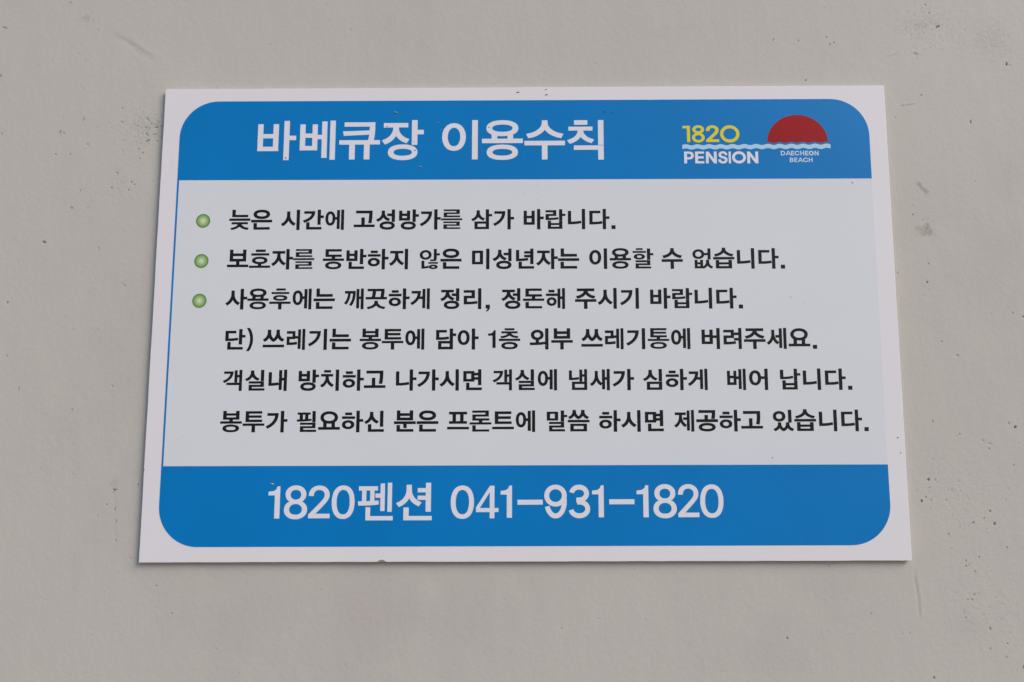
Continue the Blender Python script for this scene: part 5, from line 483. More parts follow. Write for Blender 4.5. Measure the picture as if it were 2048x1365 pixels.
PITS = [
 (-394.08,207.89,0.84,0.84,0.00,0.60,0.95),(-453.33,184.24,0.83,0.83,0.00,0.60,0.95),(-449.30,182.69,0.83,0.83,0.00,0.60,0.95),(-425.55,171.41,0.83,0.83,0.00,0.60,0.95),(-456.11,161.47,0.83,0.83,0.00,0.60,0.95),(-441.95,161.39,0.83,0.83,0.00,0.60,0.95),
 (-374.93,166.09,0.83,0.83,0.00,0.60,0.95),(-371.31,162.54,0.83,0.83,0.00,0.60,0.95),(-373.88,156.51,0.83,0.83,0.00,0.60,0.95),(-510.50,182.51,0.83,0.83,0.00,0.60,0.95),(-380.75,132.96,0.83,0.83,0.00,0.60,0.95),(-377.69,130.45,0.82,0.82,0.00,0.60,0.95),
 (-382.70,124.98,0.82,0.82,0.00,0.60,0.95),(-399.34,127.56,0.82,0.82,0.00,0.60,0.95),(-429.71,124.72,0.82,0.82,0.00,0.60,0.95),(-408.08,67.79,0.82,0.82,0.00,0.60,0.95),(-380.90,31.66,0.81,0.81,0.00,0.60,0.95),(-488.36,-35.41,0.80,0.80,0.00,0.60,0.95),
 (-386.32,-64.54,0.80,0.80,0.00,0.60,0.95),(-422.90,-86.37,0.80,0.80,0.00,0.60,0.95),(-356.99,-155.63,0.79,0.79,0.00,0.60,0.95),(-385.02,-173.69,0.79,0.79,0.00,0.60,0.95),(-319.81,-270.84,0.77,0.77,0.00,0.60,0.95),(-374.23,-206.11,0.78,0.78,0.00,0.60,0.95),
 (-335.26,-246.19,0.78,0.78,0.00,0.60,0.95),(270.15,273.79,0.84,0.84,0.00,0.60,0.95),(297.88,277.28,0.84,0.84,0.00,0.60,0.95),(300.98,269.97,0.84,0.84,0.00,0.60,0.95),(304.98,271.50,0.84,0.84,0.00,0.60,0.95),(387.66,216.88,0.83,0.83,0.00,0.60,0.95),
 (397.41,310.72,0.84,0.84,0.00,0.60,0.95),(384.42,49.16,0.81,0.81,0.00,0.60,0.95),(354.48,40.10,0.81,0.81,0.00,0.60,0.95),(372.14,97.07,0.81,0.81,0.00,0.60,0.95),(460.45,1.25,0.80,0.80,0.00,0.60,0.95),(402.94,-111.84,0.79,0.79,0.00,0.60,0.95),
 (391.91,-25.55,0.80,0.80,0.00,0.60,0.95),(429.22,-125.22,0.78,0.78,0.00,0.60,0.95),(450.64,-140.35,0.78,0.78,0.00,0.60,0.95),(377.66,-153.30,0.78,0.78,0.00,0.60,0.95),(372.15,-160.52,0.78,0.78,0.00,0.60,0.95),(372.81,-171.81,0.78,0.78,0.00,0.60,0.95),
 (367.95,-169.09,0.78,0.78,0.00,0.60,0.95),(386.53,-171.85,0.78,0.78,0.00,0.60,0.95),(386.81,-202.33,0.77,0.77,0.00,0.60,0.95),(439.12,-214.48,0.77,0.77,0.00,0.60,0.95),(400.66,-225.91,0.77,0.77,0.00,0.60,0.95),(400.78,-230.77,0.77,0.77,0.00,0.60,0.95),
 (403.59,-229.45,0.77,0.77,0.00,0.60,0.95),(408.59,-235.64,0.77,0.77,0.00,0.60,0.95),(406.27,-255.85,0.77,0.77,0.00,0.60,0.95),(400.11,-260.21,0.77,0.77,0.00,0.60,0.95),(404.17,-260.22,0.77,0.77,0.00,0.60,0.95),(397.23,-275.90,0.76,0.76,0.00,0.60,0.95),
 (312.47,-272.23,0.76,0.76,0.00,0.60,0.95),(426.01,-182.31,0.78,0.78,0.00,0.60,0.95),(420.12,-188.12,0.77,0.77,0.00,0.60,0.95),(433.27,-298.50,0.76,0.76,0.00,0.60,0.95),(431.51,-310.12,0.76,0.76,0.00,0.60,0.95),(417.30,-302.78,0.76,0.76,0.00,0.60,0.95),
 (413.11,-222.84,0.77,0.77,0.00,0.60,0.95),(-440.70,264.96,0.64,0.64,0.00,0.40,0.55),(-434.26,257.64,0.64,0.64,0.00,0.40,0.55),(-466.43,257.31,0.64,0.64,0.00,0.40,0.55),(-480.00,253.23,0.64,0.64,0.00,0.40,0.55),(-433.79,228.65,0.64,0.64,0.00,0.40,0.55),
 (-423.45,289.45,0.65,0.65,0.00,0.40,0.55),(-373.30,205.22,0.64,0.64,0.00,0.40,0.55),(-451.36,197.98,0.64,0.64,0.00,0.40,0.55),(-406.41,193.15,0.64,0.64,0.00,0.40,0.55),(-403.15,188.04,0.64,0.64,0.00,0.40,0.55),(-418.37,188.63,0.64,0.64,0.00,0.40,0.55),
 (-390.43,164.15,0.63,0.63,0.00,0.40,0.55),(-359.91,133.36,0.63,0.63,0.00,0.40,0.55),(-421.31,107.77,0.63,0.63,0.00,0.40,0.55),(-484.91,54.46,0.62,0.62,0.00,0.40,0.55),(-385.07,84.38,0.63,0.63,0.00,0.40,0.55),(-383.40,33.61,0.62,0.62,0.00,0.40,0.55),
 (-437.06,1.55,0.62,0.62,0.00,0.40,0.55),(-427.16,-10.92,0.62,0.62,0.00,0.40,0.55),(-403.50,-10.06,0.62,0.62,0.00,0.40,0.55),(-448.20,-54.45,0.61,0.61,0.00,0.40,0.55),(-418.37,-145.42,0.60,0.60,0.00,0.40,0.55),(-360.43,-221.76,0.60,0.60,0.00,0.40,0.55),
 (-392.65,-184.06,0.60,0.60,0.00,0.40,0.55),(-382.80,-251.37,0.59,0.59,0.00,0.40,0.55),(-294.48,-305.68,0.59,0.59,0.00,0.40,0.55),(-394.47,-322.31,0.59,0.59,0.00,0.40,0.55),(-256.80,-322.13,0.58,0.58,0.00,0.40,0.55),(-277.55,-301.39,0.59,0.59,0.00,0.40,0.55),
 (385.87,283.53,0.64,0.64,0.00,0.40,0.55),(435.07,283.23,0.64,0.64,0.00,0.40,0.55),(383.32,24.07,0.61,0.61,0.00,0.40,0.55),(377.29,18.33,0.61,0.61,0.00,0.40,0.55),(434.14,129.42,0.62,0.62,0.00,0.40,0.55),(456.18,6.99,0.61,0.61,0.00,0.40,0.55),
 (400.04,-113.67,0.60,0.60,0.00,0.40,0.55),(451.77,-119.34,0.60,0.60,0.00,0.40,0.55),(457.27,-119.82,0.60,0.60,0.00,0.40,0.55),(377.01,-134.65,0.60,0.60,0.00,0.40,0.55),(359.59,-163.65,0.60,0.60,0.00,0.40,0.55),(378.16,-174.08,0.59,0.59,0.00,0.40,0.55),
 (392.16,-162.84,0.60,0.60,0.00,0.40,0.55),(407.63,-171.01,0.59,0.59,0.00,0.40,0.55),(444.94,-161.19,0.60,0.60,0.00,0.40,0.55),(440.93,-172.01,0.59,0.59,0.00,0.40,0.55),(421.27,-197.52,0.59,0.59,0.00,0.40,0.55),(422.35,-201.53,0.59,0.59,0.00,0.40,0.55),
 (404.84,-184.94,0.59,0.59,0.00,0.40,0.55),(388.23,-215.24,0.59,0.59,0.00,0.40,0.55),(339.77,-290.09,0.58,0.58,0.00,0.40,0.55),(346.55,-289.24,0.58,0.58,0.00,0.40,0.55),(420.96,-313.96,0.58,0.58,0.00,0.40,0.55),(408.81,-302.76,0.58,0.58,0.00,0.40,0.55),
 (439.81,-300.67,0.58,0.58,0.00,0.40,0.55),(428.64,-288.55,0.58,0.58,0.00,0.40,0.55),(434.26,-273.37,0.58,0.58,0.00,0.40,0.55),(276.65,-230.46,0.59,0.59,0.00,0.40,0.55),(361.00,194.10,0.63,0.63,0.00,0.40,0.55),(460.20,190.01,0.63,0.63,0.00,0.40,0.55),
 (399.55,266.27,0.64,0.64,0.00,0.40,0.55),(411.65,263.60,0.64,0.64,0.00,0.40,0.55),(436.25,-288.56,0.58,0.58,0.00,0.40,0.55),(4.79,231.33,0.64,0.64,0.00,0.40,0.55),(19.03,234.85,0.64,0.64,0.00,0.40,0.55),(-95.39,269.19,0.64,0.64,0.00,0.40,0.55),
 (99.83,286.30,0.64,0.64,0.00,0.40,0.55),(69.76,251.09,0.64,0.64,0.00,0.40,0.55),(-85.26,-289.64,0.59,0.59,0.00,0.40,0.55),(-17.70,-259.25,0.59,0.59,0.00,0.40,0.55),(36.36,-298.56,0.58,0.58,0.00,0.40,0.55),(-185.77,-250.07,0.59,0.59,0.00,0.40,0.55),
 (-144.23,-276.46,0.59,0.59,0.00,0.40,0.55),(108.69,-277.01,0.59,0.59,0.00,0.40,0.55),(195.19,-250.97,0.59,0.59,0.00,0.40,0.55),(-251.32,272.72,0.64,0.64,0.00,0.40,0.55),(-172.50,287.94,0.64,0.64,0.00,0.40,0.55),(-215.79,246.52,0.59,0.59,0.00,0.25,0.30),
 (-184.18,261.90,0.59,0.59,0.00,0.25,0.30),(-142.97,298.26,0.60,0.60,0.00,0.25,0.30),(-58.45,282.02,0.59,0.59,0.00,0.25,0.30),(-33.52,240.31,0.59,0.59,0.00,0.25,0.30),(35.59,291.92,0.59,0.59,0.00,0.25,0.30),(138.78,260.01,0.59,0.59,0.00,0.25,0.30),
 (173.93,285.85,0.59,0.59,0.00,0.25,0.30),(207.10,244.09,0.59,0.59,0.00,0.25,0.30),(-83.46,303.16,0.60,0.60,0.00,0.25,0.30),(-284.64,241.74,0.59,0.59,0.00,0.25,0.30),(-311.79,294.03,0.60,0.60,0.00,0.25,0.30),(-211.82,-285.03,0.54,0.54,0.00,0.25,0.30),
 (-161.28,-315.43,0.54,0.54,0.00,0.25,0.30),(-113.13,-245.84,0.55,0.55,0.00,0.25,0.30),(-64.70,-315.61,0.54,0.54,0.00,0.25,0.30),(59.36,-250.65,0.54,0.54,0.00,0.25,0.30),(80.99,-320.19,0.54,0.54,0.00,0.25,0.30),(148.68,-298.79,0.54,0.54,0.00,0.25,0.30),
 (174.88,-322.51,0.54,0.54,0.00,0.25,0.30),(-470.16,18.03,0.57,0.57,0.00,0.25,0.30),(-414.21,37.13,0.57,0.57,0.00,0.25,0.30),(-436.85,-114.14,0.56,0.56,0.00,0.25,0.30),(-457.76,-146.21,0.56,0.56,0.00,0.25,0.30),(-402.17,-214.08,0.55,0.55,0.00,0.25,0.30),
 (-435.64,-258.29,0.55,0.55,0.00,0.25,0.30),(-338.78,-280.41,0.54,0.54,0.00,0.25,0.30),(407.42,161.53,0.58,0.58,0.00,0.25,0.30),(431.52,91.88,0.57,0.57,0.00,0.25,0.30),(443.01,52.78,0.57,0.57,0.00,0.25,0.30),(401.25,-4.71,0.56,0.56,0.00,0.25,0.30),
 (440.09,-52.10,0.56,0.56,0.00,0.25,0.30),(415.16,-75.35,0.56,0.56,0.00,0.25,0.30),(370.55,-264.51,0.54,0.54,0.00,0.25,0.30),(318.13,-316.34,0.54,0.54,0.00,0.25,0.30),(292.64,-290.43,0.54,0.54,0.00,0.25,0.30),(-452.31,318.11,2.00,0.60,0.00,0.40,0.70),
 (-516.27,292.11,2.49,0.90,-25.00,0.50,0.70),(-516.25,242.03,0.99,1.48,0.00,0.50,0.70),(-431.16,196.85,0.59,1.96,-20.00,0.40,0.60),(-368.38,196.51,1.72,0.59,-50.00,0.50,0.60),(-357.95,193.90,1.47,0.69,-60.00,0.50,0.60),(-354.26,189.30,1.47,0.59,10.00,0.50,0.60),
 (-369.36,187.86,1.47,0.49,0.00,0.50,0.60),(-365.15,191.40,0.98,0.59,40.00,0.50,0.60),(-393.20,193.58,1.47,0.64,-40.00,0.50,0.60),(-377.80,189.94,1.22,0.44,0.00,0.50,0.60),(-360.63,180.70,1.96,0.64,0.00,0.50,0.60),(-357.33,174.09,1.47,0.54,0.00,0.50,0.60),
 (-379.95,184.86,0.98,0.39,20.00,0.50,0.60),(-373.41,181.78,0.98,0.39,-20.00,0.50,0.60),(-354.14,178.13,0.98,0.49,0.00,0.50,0.60),(-359.10,188.31,1.57,0.64,0.00,0.80,1.00),(-368.49,181.25,1.76,0.78,-45.00,0.70,0.80),(-367.13,174.65,2.20,0.64,28.00,0.80,1.00),
 (-394.94,142.54,1.46,0.63,-45.00,0.60,0.80),(-436.79,107.84,1.45,1.06,-40.00,0.40,0.60),(-460.91,73.92,2.02,0.96,-28.00,0.90,1.00),(-491.89,15.23,0.91,1.10,-30.00,0.90,1.00),(-474.13,-66.57,0.56,1.88,0.00,0.30,0.70),(-378.48,-160.11,2.08,0.74,0.00,0.60,0.90),
 (-379.32,-161.47,0.60,1.39,-30.00,0.60,0.90),(-377.40,-177.33,0.74,1.38,0.00,0.40,0.60),(-375.32,-188.61,0.46,1.61,0.00,0.40,0.70),(400.83,302.29,0.59,1.18,-20.00,0.50,0.70),(407.26,287.06,0.89,1.18,0.00,0.90,1.00),(409.30,288.09,0.69,1.28,-10.00,0.90,1.00),
 (473.29,248.24,0.88,1.96,10.00,1.00,1.00),(476.14,247.19,0.98,0.59,0.00,0.40,0.50),(245.57,274.98,1.58,0.59,45.00,0.60,0.80),(275.73,232.89,1.27,0.98,0.00,0.50,0.80),(384.41,259.61,2.45,0.78,-8.00,0.20,0.25),(385.08,254.43,1.96,0.49,5.00,0.20,0.20),
 (368.52,206.26,1.07,0.68,20.00,0.50,0.80),(433.96,189.14,0.73,1.55,0.00,0.80,0.95),(381.88,31.29,0.61,1.32,0.00,0.70,0.95),(470.53,-2.13,1.13,1.13,0.00,0.80,1.00),(378.73,-100.24,0.69,1.30,0.00,0.70,0.60),(405.54,-38.81,1.22,0.93,0.00,0.60,0.40),
 (448.94,-101.86,1.11,0.83,-20.00,0.60,0.80),(454.67,-105.57,1.20,1.39,-25.00,1.00,1.00),(424.21,-117.88,1.84,0.46,-35.00,0.40,0.50),(430.47,-120.65,2.30,0.46,-20.00,0.40,0.40),(371.69,-153.28,0.87,1.61,0.00,1.00,1.00),(364.07,-172.69,0.73,1.65,5.00,1.00,1.00),
 (426.04,-181.86,1.00,0.91,0.00,0.80,1.00),(409.81,-192.12,1.37,0.82,0.00,0.50,0.75),(429.33,-193.07,0.73,1.82,-8.00,0.90,1.00),(418.55,-285.49,0.63,1.52,-5.00,0.70,0.80),(235.96,-293.34,0.58,1.17,-35.00,0.90,1.00),(365.63,-327.57,0.67,1.60,0.00,0.90,1.00),
 (446.02,-318.73,0.80,1.34,0.00,0.80,0.90),(276.65,-230.46,0.82,0.82,0.00,0.50,0.60),
]
GROOVES = [
 (-409.85,286.74,-363.31,254.63,3.48,0.30,0.05),(-400.54,280.92,-369.72,262.99,1.49,0.15,0.10),(353.82,-235.95,356.79,-275.81,1.36,0.35,0.18),(356.77,256.67,368.29,260.74,0.78,0.20,0.35),(369.00,206.26,381.77,208.23,0.97,0.20,0.40),(-378.44,-153.29,-374.14,-207.45,2.32,0.03,0.10),
 (266.12,-281.70,268.10,-296.87,0.90,0.08,0.05),(-410.12,-218.52,-408.31,-258.36,4.13,0.02,0.05),
]
STAINS = [
 (383.77,122.71,8.16,2.88,-38.00,0.68),(380.17,126.70,3.84,1.92,-45.00,0.55),(384.66,83.27,9.06,8.11,0.00,0.52),(385.64,83.75,1.91,1.91,0.00,0.70),(373.21,106.93,2.87,2.39,0.00,0.25),(384.41,259.61,4.90,2.45,-8.00,0.35),
 (-377.98,-153.29,4.17,3.71,0.00,0.22),(-435.71,301.62,4.49,3.99,0.00,0.30),(391.17,289.77,22.17,8.87,8.00,0.16),(456.53,273.73,19.64,14.73,0.00,0.10),(-367.83,186.83,17.62,17.62,0.00,0.14),(401.58,36.03,4.73,3.79,0.00,0.12),
 (-453.29,183.73,3.92,2.94,0.00,0.20),(400.56,-286.32,26.90,13.45,0.00,0.06),(146.77,286.01,39.51,4.94,10.00,0.05),
]
ROUGH = [
 (-367.92,188.36,26.93,0.22),(-434.25,302.14,6.98,0.25),(400.86,287.10,34.47,0.14),(458.98,273.71,24.55,0.14),(384.66,83.27,9.54,0.20),(383.77,122.71,9.60,0.20),
 (399.36,-171.44,41.15,0.10),(411.37,-260.23,40.53,0.10),(-381.57,130.47,24.26,0.09),(-431.37,-125.67,27.95,0.05),
]
SPECKS = [
 (-124.81,200.08,2.04,0.83,0,0.90,'tan'),(-100.17,145.43,1.73,0.63,0,0.60,'tan'),(-231.17,-154.99,1.93,0.87,-8,0.90,'tan'),(-229.91,154.83,0.63,1.35,30,0.30,'dark'),(-132.54,185.96,0.92,0.58,0,0.30,'brown'),(-105.15,161.94,1.06,0.58,-12,0.40,'dark'),
 (-105.87,170.72,0.77,0.48,0,0.15,'grey'),(-33.92,184.68,1.26,0.48,-15,0.30,'dark'),(78.06,199.74,1.26,1.55,0,0.08,'navy'),(85.61,198.78,1.16,1.26,0,0.08,'navy'),(-82.90,189.99,1.75,0.24,3,0.06,'pale'),(-80.39,182.41,1.70,0.24,5,0.06,'pale'),
 (-5.84,220.01,1.66,0.58,-5,0.50,'dark'),(21.43,222.66,1.51,0.44,3,0.30,'grey'),(21.89,217.31,1.46,0.68,15,0.50,'dark'),(343.81,-114.58,0.60,0.78,0,0.30,'dark'),(345.52,-128.47,0.60,0.69,0,0.20,'grey'),(314.20,127.48,1.05,0.57,-35,0.25,'dark'),
 (227.82,-132.63,0.82,0.73,20,0.15,'grey'),(251.03,17.09,2.11,0.75,5,0.04,'smear'),(263.48,11.80,0.94,0.75,0,0.04,'smear'),(0.16,119.65,0.43,0.43,0,0.10,'grey'),(12.83,111.94,0.53,0.43,0,0.10,'grey'),(12.40,126.50,0.48,0.48,0,0.10,'grey'),
 (-279.17,45.75,0.57,0.43,0,0.10,'grey'),(20.85,-28.40,0.42,0.47,0,0.10,'pale'),(-319.91,-114.46,0.60,0.37,0,0.10,'grey'),(283.66,206.97,0.77,0.58,0,0.10,'navy'),(-349.59,-141.73,0.55,0.46,0,0.30,'dark'),
]
BULLETS = [(-306.64,92.92),(-306.41,53.85),(-306.42,15.60)]

# ------------------------------------------------------------------ the wall
def build_wall():
    rng = np.random.RandomState(7)
    x0, x1, z0, z1, st = -640.0, 700.0, -440.0, 460.0, 0.8
    xs = np.arange(x0, x1 + st / 2, st); zs = np.arange(z0, z1 + st / 2, st)
    X, Z = np.meshgrid(xs, zs)
    H = np.zeros_like(X); D = np.zeros_like(X); S = np.zeros_like(X)
    def win(x, z, r):
        i0, i1 = np.searchsorted(xs, (x - r, x + r)); j0, j1 = np.searchsorted(zs, (z - r, z + r))
        return (slice(max(j0, 0), max(j1, 0)), slice(max(i0, 0), max(i1, 0)))
    def smooth(n, k):
        a = rng.randn(max(n[0], 24), max(n[1], 24))
        ker = np.exp(-np.linspace(-2, 2, 2 * k + 1) ** 2); ker /= ker.sum()
        for ax in (0, 1):
            a = np.apply_along_axis(lambda v: np.convolve(v, ker, 'same'), ax, a)
        return (a / (a.std() + 1e-9))[:n[0], :n[1]]
    def pit(x, z, rx, rz, a, d, k):
        w = win(x, z, max(rx, rz) * 3 + 2)
        if X[w].size == 0:
            return
        c, s = math.cos(math.radians(a)), math.sin(math.radians(a))
        dx, dz = X[w] - x, Z[w] - z
        u, v = (dx * c + dz * s) / max(rx, .5), (-dx * s + dz * c) / max(rz, .5)
        th = np.arctan2(v, u); ph = rng.rand(3) * 6.28
        rr = np.sqrt(u * u + v * v) / (1 + .22 * np.sin(2 * th + ph[0]) + .16 * np.sin(3 * th + ph[1]) + .1 * np.sin(5 * th + ph[2]))
        f = np.clip(1.45 - rr, 0, 1)
        H[w] = np.minimum(H[w], -d * f)
        D[w] = np.maximum(D[w], k * (.5 if max(rx, rz) < .95 else .72) * np.clip((1.5 - rr) * 1.3, 0, 1))
        rim = np.exp(-((rr - 1.9) / .5) ** 2)
        H[w] += .05 * d * rim
    for x, z, rx, rz, a, d, k in PITS:
        pit(x, z, rx * .85, rz * .85, a, d, k)
    for _ in range(420):                                   # pinholes of the paint film, hardly visible
        x, z = rng.uniform(x0 + 10, x1 - 10), rng.uniform(z0 + 10, z1 - 10)
        r = rng.uniform(.3, .65)
        pit(x, z, r, r * rng.uniform(.7, 1.5), rng.uniform(0, 180), rng.uniform(.08, .3), rng.uniform(.05, .42) * rng.rand())
    for ax, az, bx, bz, wd, d, k in GROOVES:
        L = math.hypot(bx - ax, bz - az); ux, uz = (bx - ax) / L, (bz - az) / L
        w = win((ax + bx) / 2, (az + bz) / 2, L / 2 + wd * 3)
        dx, dz = X[w] - ax, Z[w] - az
        t = dx * ux + dz * uz; q = -dx * uz + dz * ux + .25 * wd * np.sin(t * .22)
        end = np.clip(np.minimum(t, L - t) / (.2 * L) + .35, 0, 1)
        H[w] += .5 * end * d * (-np.exp(-(q / wd) ** 2) + .55 * np.exp(-((q - 1.7 * wd) / wd) ** 2))
        D[w] = np.maximum(D[w], end * .55 * k * np.exp(-(q / (wd * .7)) ** 2))
    for x, z, rx, rz, a, k in STAINS:
        w = win(x, z, max(rx, rz) * 2.2)
        c, s = math.cos(math.radians(a)), math.sin(math.radians(a))
        dx, dz = X[w] - x, Z[w] - z
        u, v = (dx * c + dz * s) / rx, (-dx * s + dz * c) / rz
        n = smooth(X[w].shape, 2) * .35 + smooth(X[w].shape, 5) * .4
        S[w] = np.maximum(S[w], k * np.clip(1.05 - np.sqrt(u * u + v * v) + .45 * n, 0, 1))
    for x, z, r, amp in ROUGH:
        w = win(x, z, r * 2)
        g = np.exp(-(((X[w] - x) ** 2 + (Z[w] - z) ** 2) / r ** 2))
        n = smooth(X[w].shape, 2)
        H[w] += amp * g * n * .28
        D[w] = np.maximum(D[w], g * np.clip(-n - 1.5, 0, 1) * min(1, amp * 2.0))
    edge = np.clip(np.minimum.reduce([X - x0, x1 - X, Z - z0, z1 - Z]) / 6, 0, 1)
    H *= edge
    ny, nx = X.shape
    YW = .0045
    core = np.stack([X / 1000, YW - H / 1000, Z / 1000], -1).reshape(-1, 3)
    idx = np.arange(nx * ny).reshape(ny, nx)
    quads = np.stack([idx[:-1, :-1], idx[:-1, 1:], idx[1:, 1:], idx[1:, :-1]], -1).reshape(-1, 4)
    # the rest of the wall: plain slabs round the detailed field, and a back
    bx0, bx1, bz0, bz1, yb = -4.0, 4.0, -1.6, 1.9, .2
    ex = [(bx0, YW, bz0), (bx1, YW, bz0), (bx1, YW, bz1), (bx0, YW, bz1),
          (bx0, yb, bz0), (bx1, yb, bz0), (bx1, yb, bz1), (bx0, yb, bz1)]
    k = nx * ny
    c00, c10, c11, c01 = 0, nx - 1, nx * ny - 1, (ny - 1) * nx
    more = [(k, k + 1, c10, c00), (k + 1, k + 2, c11, c10), (k + 2, k + 3, c01, c11), (k + 3, k, c00, c01),
            (k + 1, k, k + 4, k + 5), (k + 2, k + 1, k + 5, k + 6), (k + 3, k + 2, k + 6, k + 7), (k, k + 3, k + 7, k + 4), (k + 5, k + 4, k + 7, k + 6)]
    verts = np.concatenate([core, np.array(ex)]).astype(np.float32)
    quads = np.concatenate([quads, np.array(more)]).astype(np.int32)
    me = bpy.data.meshes.new("plaster_wall")
    me.vertices.add(len(verts)); me.vertices.foreach_set("co", verts.ravel())
    me.loops.add(quads.size); me.loops.foreach_set("vertex_index", quads.ravel())
    me.polygons.add(len(quads)); me.polygons.foreach_set("loop_start", np.arange(0, quads.size, 4, dtype=np.int32))
    me.update(calc_edges=True)
    sm = np.ones(len(quads), bool); sm[-len(more):] = False
    me.polygons.foreach_set("use_smooth", sm)
    for nm, A in (("grime", D), ("stain", S)):
        at = me.attributes.new(nm, 'FLOAT', 'POINT')
        at.data.foreach_set("value", np.concatenate([A.ravel(), np.zeros(8)]).astype(np.float32))
    me.materials.append(M_WALL)
    o = bpy.data.objects.new("plaster_wall", me)
    COL.objects.link(o)
    o["label"] = "smooth grey beige painted plaster wall with pinholes and small scuffs behind the sign"
    o["category"] = "wall"
    return o
build_wall()

# ------------------------------------------------------------------ the sign
sign = bpy.data.objects.new("wall_sign", None)
COL.objects.link(sign)
sign["label"] = "white rectangular notice board with blue bands and black Korean lettering on the plaster wall"
sign["category"] = "sign"

def build_board():
    """3 mm plastic sheet, rounded arrises, a bite knocked out of the lower edge"""
    out = [(-350, -225)]
    cx = -129.5
    out += [(cx - 4.4, -225), (cx - 3.3, -224.6), (cx - 2.3, -223.9), (cx - 1.2, -223.5), (cx, -223.35), (cx + 1.2, -223.45), (cx + 2.2, -223.8), (cx + 3.2, -224.5), (cx + 4.6, -225)]
    out += [(350, -225), (350, 225), (-350, 225)]
    # a few nicks so that the cut edge is not a perfect line
    rng = random.Random(4)
    pts = []
    for i, (x, z) in enumerate(out):
        nx_, nz_ = out[(i + 1) % len(out)]
        pts.append((x, z))
        L = math.hypot(nx_ - x, nz_ - z)
        m = int(L // 16)
        for q in range(1, m):
            t = (q + rng.uniform(-.3, .3)) / m
            ox = -(nz_ - z) / L * rng.uniform(-.10, .14); oz = (nx_ - x) / L * rng.uniform(-.10, .14)
            pts.append((x + (nx_ - x) * t + ox, z + (nz_ - z) * t + oz))
    n = len(pts)
    def ring(ins, y):
        r = []
        for i, (x, z) in enumerate(pts):
            r.append(((x - math.copysign(ins, x) * (1 if abs(x) > 349 else 0)) / 1000, y, (z - math.copysign(ins, z) * (1 if abs(z) > 222 else 0)) / 1000))
        return r
    rings = [ring(.35, 0.0), ring(.1, .00012), ring(0, .0004), ring(0, .0027), ring(.3, .003)]
    verts = sum(rings, [])
    P, F = fill([np.array(pts)])
    faces = []
    order = {(round(x, 3), round(z, 3)): i for i, (x, z) in enumerate(pts)}
    ids = [order[min(order, key=lambda q: (q[0] - p[0]) ** 2 + (q[1] - p[1]) ** 2)] for p in P]
    for f in F:
        a = P[list(f)]
        s = sum(a[i][0] * a[(i + 1) % 3][1] - a[(i + 1) % 3][0] * a[i][1] for i in range(3))
        f = f if s > 0 else f[::-1]
        faces.append(tuple(ids[i] for i in f))
        faces.append(tuple(4 * n + ids[i] for i in f[::-1]))
    for r in range(4):
        for i in range(n):
            j = (i + 1) % n
            faces.append((r * n + j, r * n + i, (r + 1) * n + i, (r + 1) * n + j))
    return link_mesh("board", verts, faces, M_BOARD, sign)
board = build_board()

def panel(name, pts, mat, parent=sign, front=-.0001, back=.00005):
    v, f = sheet([[np.array(pts, float)]], front, back)
    return link_mesh(name, v, f, mat, parent)

XL, XR, R = -333.6, 333.1, 36.8
header = panel("header_panel", [(XL, 133.1), (XR, 131.6)] + arc(XR - R, 211.5 - R, R, 0, 90) + arc(XL + R, 212.2 - R, R, 90, 180), M_BLUE)
footer = panel("footer_panel", arc(XL - .5 + R, -211.3 + R, R, 180, 270) + arc(XR + .2 - R, -211.2 + R, R, 270, 360) + [(XR, -139.0), (XL - .4, -138.6)], M_BLUE)
panel("border_line", [(XL - .4, -138.55), (XL + 1.35, -138.55), (XL + 1.8, 133.05), (XL, 133.05)], M_BLUE)
body = panel("body_panel", [(XL + 1.4, -138.55), (XR, -138.95), (XR, 131.55), (XL + 1.85, 133.0)], M_BODY)

def ink(name, key, mat, parent, label=None):
    v, f = sheet(decode(key), -.0002, -.00008)
    o = link_mesh(name, v, f, mat, parent)
    if label:
        o["label"] = label
    return o
ink("title_lettering", "title", M_LETTER, header)
ink("year_lettering", "year", M_YELLOW, header, "yellow year numerals above the wave line")
ink("name_lettering", "word", M_LETTER, header, "white capital lettering under the wave line")
ink("place_lettering", "place", M_PALE, header, "small pale two row lettering under the sun")
ink("wave_emblem", "wave", M_WAVE, header)
ink("sun_emblem", "sun", M_RED, header)
for i in range(6):
    ink("rule_lettering", "body%d" % (i + 1), M_BLACK, body)
ink("phone_lettering", "footer", M_LETTER, footer)
for x, z in BULLETS:
    v, f = sheet([[np.array([(6.75 * math.cos(t * math.pi / 24), 6.75 * math.sin(t * math.pi / 24)) for t in range(48)])]], -.0002, -.00008)
    o = link_mesh("bullet", v, f, M_BULLET, body)
    o.location = (x / 1000, 0, z / 1000)

# foam tape pads that hold the board off the wall
def pad(x, z, w, h):
    a, b, c, d = (x - w / 2) / 1000, (x + w / 2) / 1000, (z - h / 2) / 1000, (z + h / 2) / 1000
    v = [(a, .0031, c), (b, .0031, c), (b, .0031, d), (a, .0031, d), (a, .0048, c), (b, .0048, c), (b, .0048, d), (a, .0048, d)]
    link_mesh("tape_pad", v, [(0, 1, 2, 3), (7, 6, 5, 4), (1, 0, 4, 5), (2, 1, 5, 6), (3, 2, 6, 7), (0, 3, 7, 4)], M_TAPE, sign)
for x, z in ((-300, 180), (300, 180), (-300, -180), (300, -180), (0, 0)):
    pad(x, z, 40, 40)

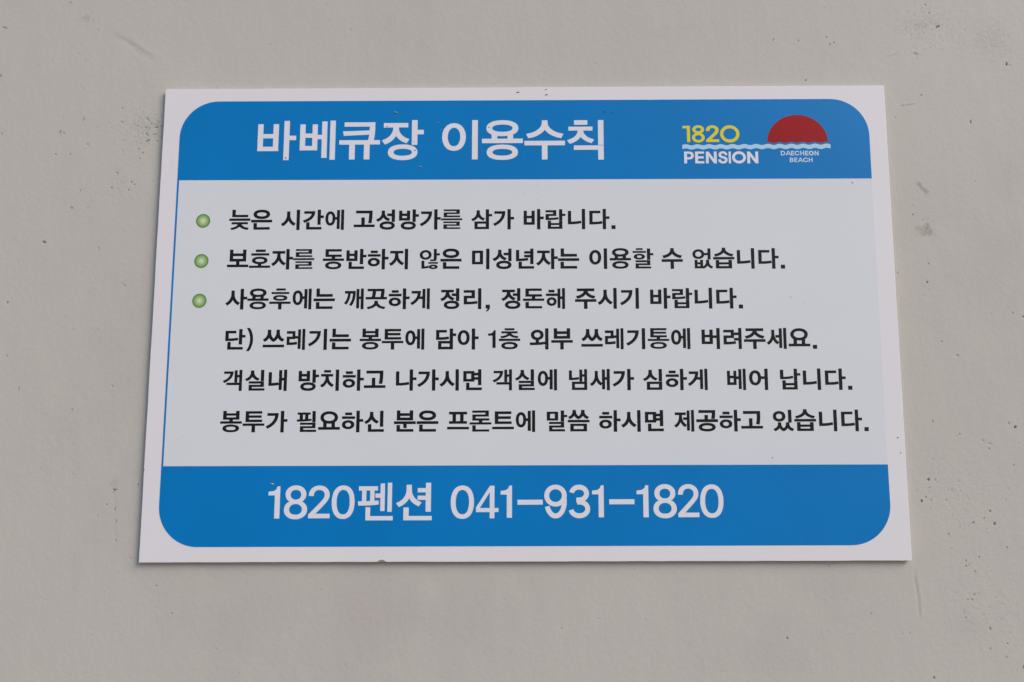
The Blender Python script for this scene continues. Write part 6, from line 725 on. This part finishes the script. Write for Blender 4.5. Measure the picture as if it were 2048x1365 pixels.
# dirt, chips and scratches on the face
rng = random.Random(11)
def speck(x, z, rx, rz, a, h, mat, y0=-.0002):
    c, s = math.cos(math.radians(a)), math.sin(math.radians(a))
    n = 14
    ph = [rng.uniform(0, 6.28) for _ in range(3)]
    verts, faces = [], []
    for k, (q, hh) in enumerate(((1.0, 0.0), (.8, .6), (.42, .95))):
        for i in range(n):
            t = 2 * math.pi * i / n
            w = q * (1 + .2 * math.sin(2 * t + ph[0]) + .16 * math.sin(3 * t + ph[1]) + .1 * math.sin(5 * t + ph[2]))
            u, v = rx * w * math.cos(t), rz * w * math.sin(t)
            verts.append(((x + u * c - v * s) / 1000, y0 - hh * h / 1000 + (.0002 if k == 0 else 0), (z + u * s + v * c) / 1000))
    for k in range(2):
        for i in range(n):
            j = (i + 1) % n
            faces.append((k * n + i, k * n + j, (k + 1) * n + j, (k + 1) * n + i))
    faces.append(tuple(2 * n + i for i in range(n)))
    return link_mesh("dirt_speck", verts, faces, mat, sign, True)
for x, z, rx, rz, a, h, kind in SPECKS:
    speck(x, z, rx * .85, rz * .85, a, h * .7, SPECK_M[kind])
# grime in the bite of the lower edge
cx = -129.5
up = [(-5.2, -224.75), (-3.6, -224.3), (-2.4, -223.5), (-1.2, -223.05), (0, -222.8), (1.3, -223.0), (2.4, -223.45), (3.6, -224.2), (5.0, -224.8)]
lo = [(4.4, -224.9), (3.1, -224.5), (2.2, -223.85), (1.2, -223.5), (0, -223.4), (-1.2, -223.55), (-2.3, -223.95), (-3.3, -224.65)]
v, f = sheet([[np.array([(cx + x, z) for x, z in up + lo][::-1], float)]], -.00006, .0001)
link_mesh("chip_stain", v, f, M_CHIP, board)
v = [((cx + x) / 1000, y, z / 1000) for y in (.0004, .0029) for x, z in ((-3.6, -224.9), (3.6, -224.9), (3.2, -223.0), (-3.2, -223.0))]
link_mesh("chip_core", v, [(0, 1, 2, 3), (1, 0, 4, 5), (2, 1, 5, 6), (3, 2, 6, 7), (0, 3, 7, 4), (7, 6, 5, 4)], M_CHIP, board)
